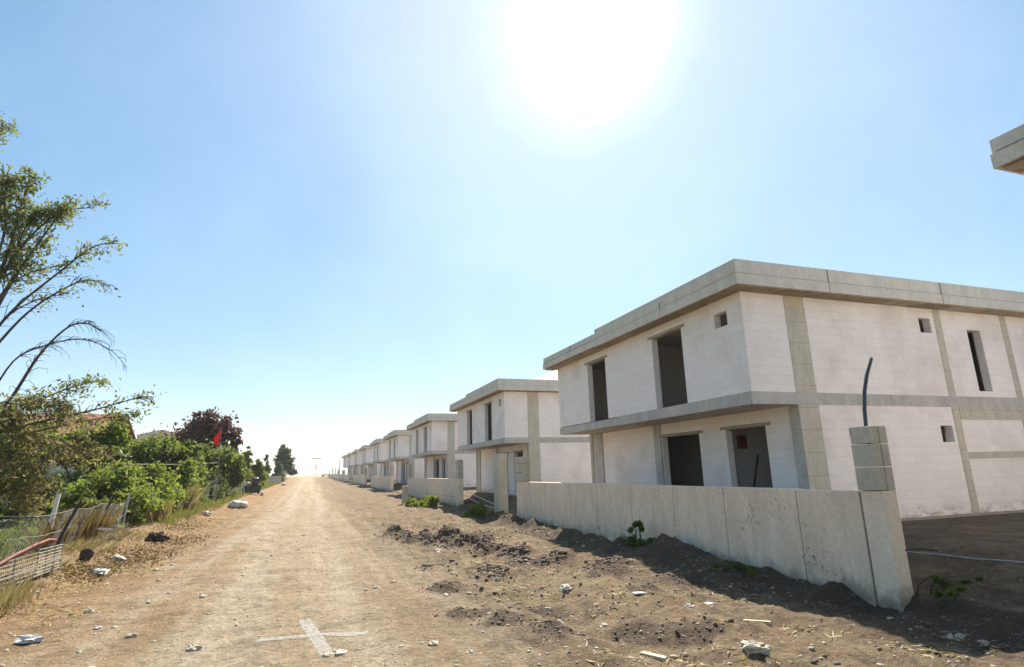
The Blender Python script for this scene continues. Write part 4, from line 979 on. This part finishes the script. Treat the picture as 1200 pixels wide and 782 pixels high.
for yy in (0.3, 1.5, 2.7): tube(bm, [(0, yy, -.02), (0, yy, .30 + .14*yy)], .02, 5)
obj('bars', bm, M['wire'], t)
bm = bmesh.new()
for k in range(44):
    yy = -.5 + k*.1; tube(bm, [(.01, yy, .0), (.01, yy, .12 + .145*(yy + .8))], .005, 3)
for k in range(7): tube(bm, [(.015, -.6 + k*.35, .06 + k*.09), (.015, 3.9, .06 + k*.09)], .005, 3)
obj('mesh_infill', bm, M['wire'], t)
# broken clutter behind the fence
slab('plank', 'dark plank propped level behind the netting near the ragged tree', 'plank', -9.6, 25.5, 3.2, .18, .08, .1, 'darkwood', 0, 9).location.z += .95
slab('plank', 'grey plank lying across the garden clutter below the dark one', 'plank', -9.4, 24.0, 2.6, .2, .07, .35, 'wood', 0, 10).location.z += .35
bm = bmesh.new(); lump(bm, (0, 0, .1), .27, (1.1, 1, .9), .9, 4, 12); lump(bm, (.22, .12, .06), .15, (1.2, 1, .7), .9, 4, 22); lump(bm, (-.2, -.1, .05), .12, (1.2, 1, .7), .9, 4, 23)
o = obj('burnt_heap', bm, M['char']); o.location = (-5.55, 27.2, zg(-5.55, 27.2)); tag(o, 'small blackish burnt heap at the verge edge by the tall dry grass', 'heap')
bm = bmesh.new(); tube(bm, [(0, 0, -.1), (0, 0, .12), (0, 0, .5), (0, 0, .52)], [.13, .15, .18, .15], 12)
o = obj('clay_pot', bm, M['browntile']); o.location = (-6.25, 21.6, zg(-6.25, 21.6)); o.rotation_euler = (1.2, 0, .4); tag(o, 'rusty red pot tipped over under the leaning stake', 'pot')
bm = bmesh.new(); lump(bm, (0, 0, .1), .24, (1.3, .9, .5), .7, 3, 13)
o = obj('litter_bag', bm, M['plastic']); o.location = (-5.2, 19.4, zg(-5.2, 19.4)); o.scale = (.7, .7, .7); tag(o, 'pinkish white crumpled bag among dead leaves beside the gate leaf', 'litter')
bm = bmesh.new(); lump(bm, (0, 0, .04), .11, (1.7, .9, .45), .8, 3, 14)
o = obj('litter_bag', bm, M['plastic']); o.location = (-4.1, 12.1, zg(-4.1, 12.1)); tag(o, 'white plastic scrap on bare soil in front of the dry straw tuft', 'litter')
bm = bmesh.new(); lump(bm, (0, 0, .12), .2, (1.2, 1, .7), .6, 3, 15)
o = obj('litter_bag', bm, M['plastic']); o.location = (-5.85, 41.8, zg(-5.85, 41.8)); tag(o, 'small white bag at the edge of the grass before the dead bush', 'litter')
bm = bmesh.new()
lump(bm, (-.25, 0, .3), .42, (1.1, .9, .8), .3, 3, 16); lump(bm, (.32, .1, .27), .38, (1.1, .9, .75), .3, 3, 17)
o = obj('rubble_sack', bm, M['plastic'], smooth=True); o.location = (-5.05, 51.2, zg(-5.05, 51.2)); tag(o, 'big slumped white sack on the road edge before the waste container', 'sack')
# waste container with bags
t = thing('waste_container', 'dark green waste container at the roadside beside the wire netting', 'container', (-6.3, 78.5, zg(-6.3, 78.5)), .12)
bm = bmesh.new(); vs = box(bm, -.95, .95, -.5, .5, .16, 1.0)
for v in vs[:4]: v.co.x *= .86; v.co.y *= .82
bmesh.ops.bevel(bm, geom=bm.edges[:], offset=.03, segments=2, affect='EDGES')
obj('body', bm, M['dumpster'], t)
bm = bmesh.new(); box(bm, -1.0, 1.0, -.55, .55, 1.0, 1.06); obj('rim', bm, M['dumpster'], t)
for sx in (-.7, .7):
    for sy in (-.32, .32):
        bm = bmesh.new(); tube(bm, [(sx, sy-.03, .09), (sx, sy+.03, .09)], .09, 10); obj('wheel', bm, M['blackbag'], t)
bm = bmesh.new(); lump(bm, (0, 0, .5), .52, (.9, .9, 1.1), .25, 3, 18)
o = obj('rubbish_bag', bm, M['blackbag'], smooth=True); o.location = (-6.05, 78.5, zg(-6.05, 78.5) + 1.0); tag(o, 'bulging black rubbish bag on top of the waste container', 'bag')
bm = bmesh.new(); lump(bm, (0, 0, .2), .3, (1, .9, .6), .3, 2, 19)
o = obj('litter_bag', bm, M['plastic'], smooth=True); o.location = (-6.85, 78.5, zg(-6.85, 78.5) + 1.02); tag(o, 'white bag lying on the rim of the waste container beside the black one', 'bag')
bm = bmesh.new(); lump(bm, (0, 0, .2), .3, (.7, .6, 1.0), .3, 2, 20)
o = obj('litter_bag', bm, M['plastic'], smooth=True); o.location = (-5.15, 78.0, zg(-5.15, 78)); tag(o, 'small white bag on the ground beside the waste container', 'bag')
bm = bmesh.new(); lump(bm, (0, 0, .25), .45, (1.2, .9, .7), .3, 2, 21)
o = obj('rubble_sack', bm, M['plastic'], smooth=True); o.location = (-5.0, 140, zg(-5, 140)); tag(o, 'white sack far down the road in front of the grey garden wall', 'sack')
# flagpole
t = thing('flagpole', 'thin steel flagpole standing at the garden fence', 'flagpole', (-7.05, 54, zg(-7.05, 54)))
bm = bmesh.new(); tube(bm, [(0, 0, -.2), (0, 0, 3), (-.05, 0, 6.2)], [.04, .035, .025], 8); obj('pole', bm, M['wire'], t)
bm = bmesh.new(); tube(bm, [(0, 0, 2.0), (-1.0, -2.2, 2.0 - .9)], .03, 6); obj('brace', bm, M['steel'], t)
bm = bmesh.new(); nxx, nzz = 14, 12; gr = []
for j in range(nzz+1):
    row = []
    for i in range(nxx+1):
        s, q = i/nxx, j/nzz
        w = .46*(.35 + .65*math.sin(math.pi*min(1, q*.9+.1)))
        row.append(bm.verts.new((-.06 - s*w - .1*q, .16*math.sin(s*13 + q*2)*(.3+q*.5), 6.05 - q*1.35 - s*.4*(1-q))))
    gr.append(row)
for j in range(nzz):
    for i in range(nxx): bm.faces.new((gr[j][i], gr[j][i+1], gr[j+1][i+1], gr[j+1][i]))
bmesh.ops.solidify(bm, geom=bm.faces[:], thickness=.012)
o = obj('flag', bm, M['flagred'], smooth=True); o.location = (-7.05, 54, zg(-7.05, 54)); tag(o, 'limp red flag hanging in folds from the flagpole', 'flag')

# ------------------------------------------------------------------ garden houses on the left
def tiled_house(label, x0, x1, y0, y1, zb, ze, zr, roofmat, gable=True, name='garden_house'):
    t = thing(name, label, 'house', ((x0+x1)/2, (y0+y1)/2, zb), 0, 'tiled houses in the gardens')
    w, d = (x1-x0)/2, (y1-y0)/2; e = ze - zb; r = zr - zb
    bm = bmesh.new()
    if gable:
        a = [bm.verts.new(p) for p in ((-w, -d, -.5), (w, -d, -.5), (w, d, -.5), (-w, d, -.5), (-w, -d, e), (w, -d, e), (w, d, e), (-w, d, e), (w, 0, r-.12), (-w, 0, r-.12))]
        for f in ((0, 1, 5, 4), (1, 2, 6, 8, 5), (2, 3, 7, 6), (3, 0, 4, 9, 7)): bm.faces.new([a[i] for i in f])
    else: box(bm, -w, w, -d, d, -.5, e)
    obj('wall', bm, M['cream'], t)
    bm = bmesh.new(); o_ = .5; th = .16
    def plate(ps):
        lo = [bm.verts.new(p) for p in ps]; hi = [bm.verts.new((p[0], p[1], p[2] + th)) for p in ps]; n = len(ps)
        bm.faces.new(lo[::-1]); bm.faces.new(hi)
        for i in range(n): bm.faces.new((lo[i], lo[(i+1) % n], hi[(i+1) % n], hi[i]))
    sl = (r - e)/d; ed = e - o_*sl
    if gable:
        plate([(-w-o_, -d-o_, ed), (w+o_, -d-o_, ed), (w+o_, 0, r), (-w-o_, 0, r)]); plate([(w+o_, d+o_, ed), (-w-o_, d+o_, ed), (-w-o_, .004, r), (w+o_, .004, r)])
    else:
        k = max(0.0, w - d)
        plate([(-w-o_, -d-o_, ed), (w+o_, -d-o_, ed), (k, 0, r), (-k-.01, 0, r)]); plate([(w+o_, d+o_, ed), (-w-o_, d+o_, ed), (-k-.01, .004, r), (k, .004, r)])
        plate([(w+o_+.003, -d-o_, ed), (w+o_+.003, d+o_, ed), (k+.006, 0, r)]); plate([(-w-o_-.003, d+o_, ed), (-w-o_-.003, -d-o_, ed), (-k-.016, 0, r)])
    rf = obj('roof', bm, M[roofmat], t)
    bm = bmesh.new()
    for k in range(int((2*w+2*o_)/.34)):
        x = -w-o_ + .1 + k*.34
        if gable: tube(bm, [(x, -d-o_-.02, ed+th), (x, -.02, r+th)], .05, 4)
    if gable: obj('tile_rows', bm, M[roofmat], rf)
    else: bm.free()
    if gable:
        bm = bmesh.new()
        for sg in (-1, 1):
            a = [bm.verts.new(p) for p in ((w+o_+.004, sg*(d+o_), ed-.12), (w+o_+.05, sg*(d+o_), ed-.12), (w+o_+.05, sg*(d+o_), ed+th+.02), (w+o_+.004, sg*(d+o_), ed+th+.02), (w+o_+.004, sg*.005, r-.12), (w+o_+.05, sg*.005, r-.12), (w+o_+.05, sg*.005, r+th+.02), (w+o_+.004, sg*.005, r+th+.02))]
            for f in ((0, 1, 2, 3), (7, 6, 5, 4), (0, 4, 5, 1), (1, 5, 6, 2), (2, 6, 7, 3), (3, 7, 4, 0)): bm.faces.new([a[i] for i in f])
        obj('barge_board', bm, M['whitepaint'], t)
    for (wx, wz) in ((-.55, .32), (.0, .32), (.6, .32)) if e > 3 else ((0, .5),):
        fr = bmesh.new(); cx, cz = wx*w, wz*e
        for a in ((cx-.7, cx-.6, cz-.6, cz+.6), (cx+.6, cx+.7, cz-.6, cz+.6), (cx-.6, cx+.6, cz+.5, cz+.6), (cx-.6, cx+.6, cz-.6, cz-.5)): box(fr, a[0], a[1], -d-.06, -d+.02, a[2], a[3])
        f_ = obj('window', fr, M['whitepaint'], t)
        obj('pane', bxm(cx-.6, cx+.6, -d-.02, -d+.01, cz-.5, cz+.5), M['glass'], f_)
    if not gable: return t
    ch = bmesh.new(); box(ch, -w*.4, -w*.4+.6, -.3, .3, r-.5, r+.7); box(ch, -w*.4-.06, -w*.4+.66, -.36, .36, r+.7, r+.8)
    obj('chimney', ch, M['cream'], rf)
    return t
tiled_house('cream garden house with a terracotta gable roof and white barge boards behind the vine', -32, -16.0, 56.6, 63.4, .5, 6.3, 8.1, 'tile')
tiled_house('garden house with a brown hip roof peeping over the shrubs beside the purple tree', -21, -12.5, 75, 83, .6, 6.6, 8.1, 'browntile', False)
tiled_house('far garden house, a strip of terracotta hip roof behind the purple tree', -21, -12.6, 128, 136, .9, 6.6, 8.0, 'tile', False)
# grey garden wall closing the gardens by the conifers
t = thing('garden_wall', 'grey rendered garden wall under the conifers far down the road', 'wall', (-9, 150, zg(-9, 150)))
obj('wall_body', bxm(-7, 3.0, -.12, .12, -.4, 1.6), M['column'], t); obj('coping', bxm(-7.05, 3.05, -.17, .17, 1.603, 1.72), M['fascia'], t)
# clothes wire between garden poles
t = thing('wire_line', 'thin pale line strung across the shrubs from the young tree to the flagpole', 'wire')
bm = bmesh.new(); tube(bm, [(-10.3 + 3.2*s, 40 + 14*s, 3.45 + .3*s - .25*4*s*(1-s)*.3) for s in [k/12 for k in range(13)]], .012, 4); obj('line', bm, M['rope'], t)

# ------------------------------------------------------------------ far things
t = thing('power_pylon', 'pale steel lattice pylon on the horizon past the end of the road', 'pylon', (10.5, 900, zg(10.5, 900)))
bm = bmesh.new(); rad = .4
leg = lambda sx, sy, z: (sx*(2.6 - 1.9*min(1, z/15)), sy*(2.6 - 1.9*min(1, z/15)), z)
for sx in (-1, 1):
    for sy in (-1, 1): tube(bm, [leg(sx, sy, 0), leg(sx, sy, 8), leg(sx, sy, 15)], rad, 4)
for z0 in range(0, 15, 3):
    for (a, b) in (((-1, -1), (1, -1)), ((1, -1), (1, 1)), ((1, 1), (-1, 1)), ((-1, 1), (-1, -1))):
        tube(bm, [leg(*a, z0), leg(*b, z0+3)], rad*.6, 4); tube(bm, [leg(*b, z0), leg(*a, z0+3)], rad*.6, 4)
obj('lattice_tower', bm, M['wire'], t)
bm = bmesh.new()
for sx in (-1, 1):
    for sy in (-.7, .7):
        tube(bm, [(sx*.7, sy, 15), (sx*3.4, sy, 20.5), (sx*3.0, sy*.6, 24)], rad, 4)
    for q in (.25, .5, .75, 1): tube(bm, [(sx*(.7+2.7*q), -.7, 15+5.5*q), (sx*(.7+2.7*max(0, q-.25)), .7, 15+5.5*max(0, q-.25))], rad*.6, 4)
obj('fork', bm, M['wire'], t)
bm = bmesh.new()
for sy in (-.5, .5): tube(bm, [(-7, sy*.2, 24.2), (-3, sy, 23.6), (3, sy, 23.6), (7, sy*.2, 24.2)], rad, 4); tube(bm, [(-7, sy*.2, 24.3), (-3, sy, 25), (3, sy, 25), (7, sy*.2, 24.3)], rad, 4)
for k in range(-6, 7, 2): tube(bm, [(k, -.4, 23.8), (k+1, .4, 24.8)], rad*.6, 4)
obj('crossarm', bm, M['wire'], t)
t = thing('utility_pole', 'lone thin utility pole beyond the last house', 'pole', (23.5, 490, zg(23.5, 490)))
bm = bmesh.new(); tube(bm, [(0, 0, -.5), (0, 0, 6), (0, 0, 11.5)], [.42, .36, .3], 8); obj('pole', bm, M['wire'], t)
bm = bmesh.new(); box(bm, -.9, .9, -.08, .08, 10.6, 10.8); obj('crossarm', bm, M['steel'], t)
t = thing('farm_trailer', 'small brown flatbed trailer parked across the end of the road', 'trailer', (9.5, 345, zg(9.5, 345)))
bm = bmesh.new(); box(bm, -2.6, 2.6, -1.0, 1.0, .95, 1.15); box(bm, -2.6, -2.5, -1, 1, 1.15, 2.0); box(bm, 2.5, 2.6, -1, 1, 1.15, 1.7); box(bm, -2.5, 2.5, -1, -.95, 1.15, 1.45)
obj('bed', bm, M['browntile'], t)
for sx in (-1.6, 1.6):
    for sy in (-.85, .85):
        bm = bmesh.new(); tube(bm, [(sx, sy-.12, .48), (sx, sy+.12, .48)], .48, 14); obj('wheel', bm, M['blackbag'], t)
bm = bmesh.new(); tube(bm, [(2.6, 0, 1.0), (4.0, 0, .6)], .06, 6); obj('drawbar', bm, M['browntile'], t)

# ------------------------------------------------------------------ air
if HAZE:
    me = bpy.data.meshes.new('haze'); bm = bmesh.new(); box(bm, -3700, 3700, -400, 4700, -1.6, 36); bm.to_mesh(me); bm.free()
    hz = bpy.data.objects.new('haze', me); link(hz); tag(hz, 'pale summer haze over the road', None, None, 'stuff')
    m = bpy.data.materials.new('haze_air'); m.use_nodes = True; ns = m.node_tree.nodes; ns.clear()
    o = ns.new('ShaderNodeOutputMaterial'); v = ns.new('ShaderNodeVolumePrincipled')
    v.inputs['Color'].default_value = (.93, .96, 1, 1); v.inputs['Density'].default_value = HAZE; v.inputs['Anisotropy'].default_value = .3
    m.node_tree.links.new(v.outputs[0], o.inputs['Volume']); me.materials.append(m)

# ------------------------------------------------------------------ sky, sun, camera
w = bpy.data.worlds.new('World'); scene.world = w; w.use_nodes = True
ns, ls = w.node_tree.nodes, w.node_tree.links
bg = ns['Background']
sky = ns.new('ShaderNodeTexSky'); sky.sky_type = 'NISHITA'; sky.sun_disc = False
sky.sun_elevation = R(SUN_EL); sky.sun_rotation = R(SUN_AZ); sky.altitude = 100; sky.air_density = 1.0; sky.dust_density = 0.12; sky.ozone_density = 1.3
# summer haze evens the sky out: compress its range and pale it a little
def wnode(t, **kw):
    n = ns.new(t)
    for k, v in kw.items(): setattr(n, k, v)
    return n
m1 = wnode('ShaderNodeMix', data_type='RGBA', blend_type='DIVIDE'); m1.inputs[0].default_value = 1; m1.inputs[7].default_value = (4, 4, 4, 1)
ls.new(sky.outputs[0], m1.inputs[6])
gm = wnode('ShaderNodeGamma'); gm.inputs['Gamma'].default_value = 0.53; ls.new(m1.outputs[2], gm.inputs['Color'])
hs = wnode('ShaderNodeHueSaturation'); hs.inputs['Saturation'].default_value = 1.55; hs.inputs['Hue'].default_value = 0.494; ls.new(gm.outputs[0], hs.inputs['Color'])
m2 = wnode('ShaderNodeMix', data_type='RGBA', blend_type='MULTIPLY'); m2.inputs[0].default_value = 1; m2.inputs[7].default_value = (4, 4, 4, 1)
ls.new(hs.outputs[0], m2.inputs[6])
ls.new(m2.outputs[2], bg.inputs['Color']); bg.inputs['Strength'].default_value = 0.058
# sun glare painted into the sky, centred lower than the sun lamp's direction
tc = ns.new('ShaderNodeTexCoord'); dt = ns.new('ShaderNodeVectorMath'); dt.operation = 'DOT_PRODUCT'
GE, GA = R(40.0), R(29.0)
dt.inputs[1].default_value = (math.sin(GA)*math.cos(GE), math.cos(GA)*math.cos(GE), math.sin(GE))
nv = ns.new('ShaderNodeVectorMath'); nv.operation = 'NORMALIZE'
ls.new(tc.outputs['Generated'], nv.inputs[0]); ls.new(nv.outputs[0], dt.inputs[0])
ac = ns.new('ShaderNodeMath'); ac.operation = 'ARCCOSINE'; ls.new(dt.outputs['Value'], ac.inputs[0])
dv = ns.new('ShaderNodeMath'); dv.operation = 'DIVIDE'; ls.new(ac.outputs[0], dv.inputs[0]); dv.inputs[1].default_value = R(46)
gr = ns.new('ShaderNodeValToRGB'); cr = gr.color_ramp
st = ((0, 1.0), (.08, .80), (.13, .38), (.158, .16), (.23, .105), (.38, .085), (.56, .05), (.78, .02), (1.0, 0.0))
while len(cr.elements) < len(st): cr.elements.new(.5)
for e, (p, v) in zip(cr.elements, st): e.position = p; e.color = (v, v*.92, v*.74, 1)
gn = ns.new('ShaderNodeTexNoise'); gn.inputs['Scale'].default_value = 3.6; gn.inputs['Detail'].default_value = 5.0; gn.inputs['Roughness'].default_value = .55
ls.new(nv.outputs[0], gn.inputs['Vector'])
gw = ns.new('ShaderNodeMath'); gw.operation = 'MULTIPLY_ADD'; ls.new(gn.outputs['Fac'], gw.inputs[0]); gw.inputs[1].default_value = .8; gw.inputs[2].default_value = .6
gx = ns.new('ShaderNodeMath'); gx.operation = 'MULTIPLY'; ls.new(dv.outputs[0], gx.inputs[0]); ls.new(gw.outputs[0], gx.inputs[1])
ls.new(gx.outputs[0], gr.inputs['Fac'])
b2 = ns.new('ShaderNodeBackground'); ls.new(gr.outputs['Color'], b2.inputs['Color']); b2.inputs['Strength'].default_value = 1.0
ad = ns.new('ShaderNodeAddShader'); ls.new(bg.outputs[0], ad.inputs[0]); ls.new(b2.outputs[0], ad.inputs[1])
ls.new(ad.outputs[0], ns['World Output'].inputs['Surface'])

sl = bpy.data.lights.new('sun', 'SUN'); sl.energy = 3.45; sl.angle = R(.53); sl.color = (1, .94, .84)
so = bpy.data.objects.new('sun', sl); link(so)
d = Vector((math.sin(R(SUN_AZ))*math.cos(R(SUN_EL)), math.cos(R(SUN_AZ))*math.cos(R(SUN_EL)), math.sin(R(SUN_EL))))
so.rotation_euler = d.to_track_quat('Z', 'Y').to_euler(); so.location = (0, 0, 60)

cam = bpy.data.cameras.new('camera'); co = bpy.data.objects.new('camera', cam); link(co); scene.camera = co
F_, PITCH, ROLL, YAW = 671.3, .2346, .0259, .3388
cam.sensor_fit = 'HORIZONTAL'; cam.sensor_width = 36; cam.lens = 36*F_/1200; cam.clip_end = 12000; cam.clip_start = .05
fwd = Vector((math.sin(YAW)*math.cos(PITCH), math.cos(YAW)*math.cos(PITCH), math.sin(PITCH)))
right = Vector((math.cos(YAW), -math.sin(YAW), 0)); up = right.cross(fwd)
# image coordinates are rotated by ROLL: x' = x cos r - y sin r
r2 = right*math.cos(ROLL) - up*math.sin(ROLL); u2 = right*math.sin(ROLL) + up*math.cos(ROLL)
from mathutils import Matrix
mw = Matrix((r2, u2, -fwd)).transposed().to_4x4(); mw.translation = (0, 0, 2.5)
co.matrix_world = mw

scene.view_settings.view_transform = 'Standard'; scene.view_settings.look = 'None'
scene.view_settings.exposure = 1.68; scene.view_settings.gamma = 1.0
scene.render.engine = 'CYCLES'
scene.cycles.use_denoising = True
scene.cycles.max_bounces = 6; scene.cycles.diffuse_bounces = 4; scene.cycles.transparent_max_bounces = 6; scene.cycles.volume_bounces = 1
scene.cycles.sample_clamp_indirect = 6
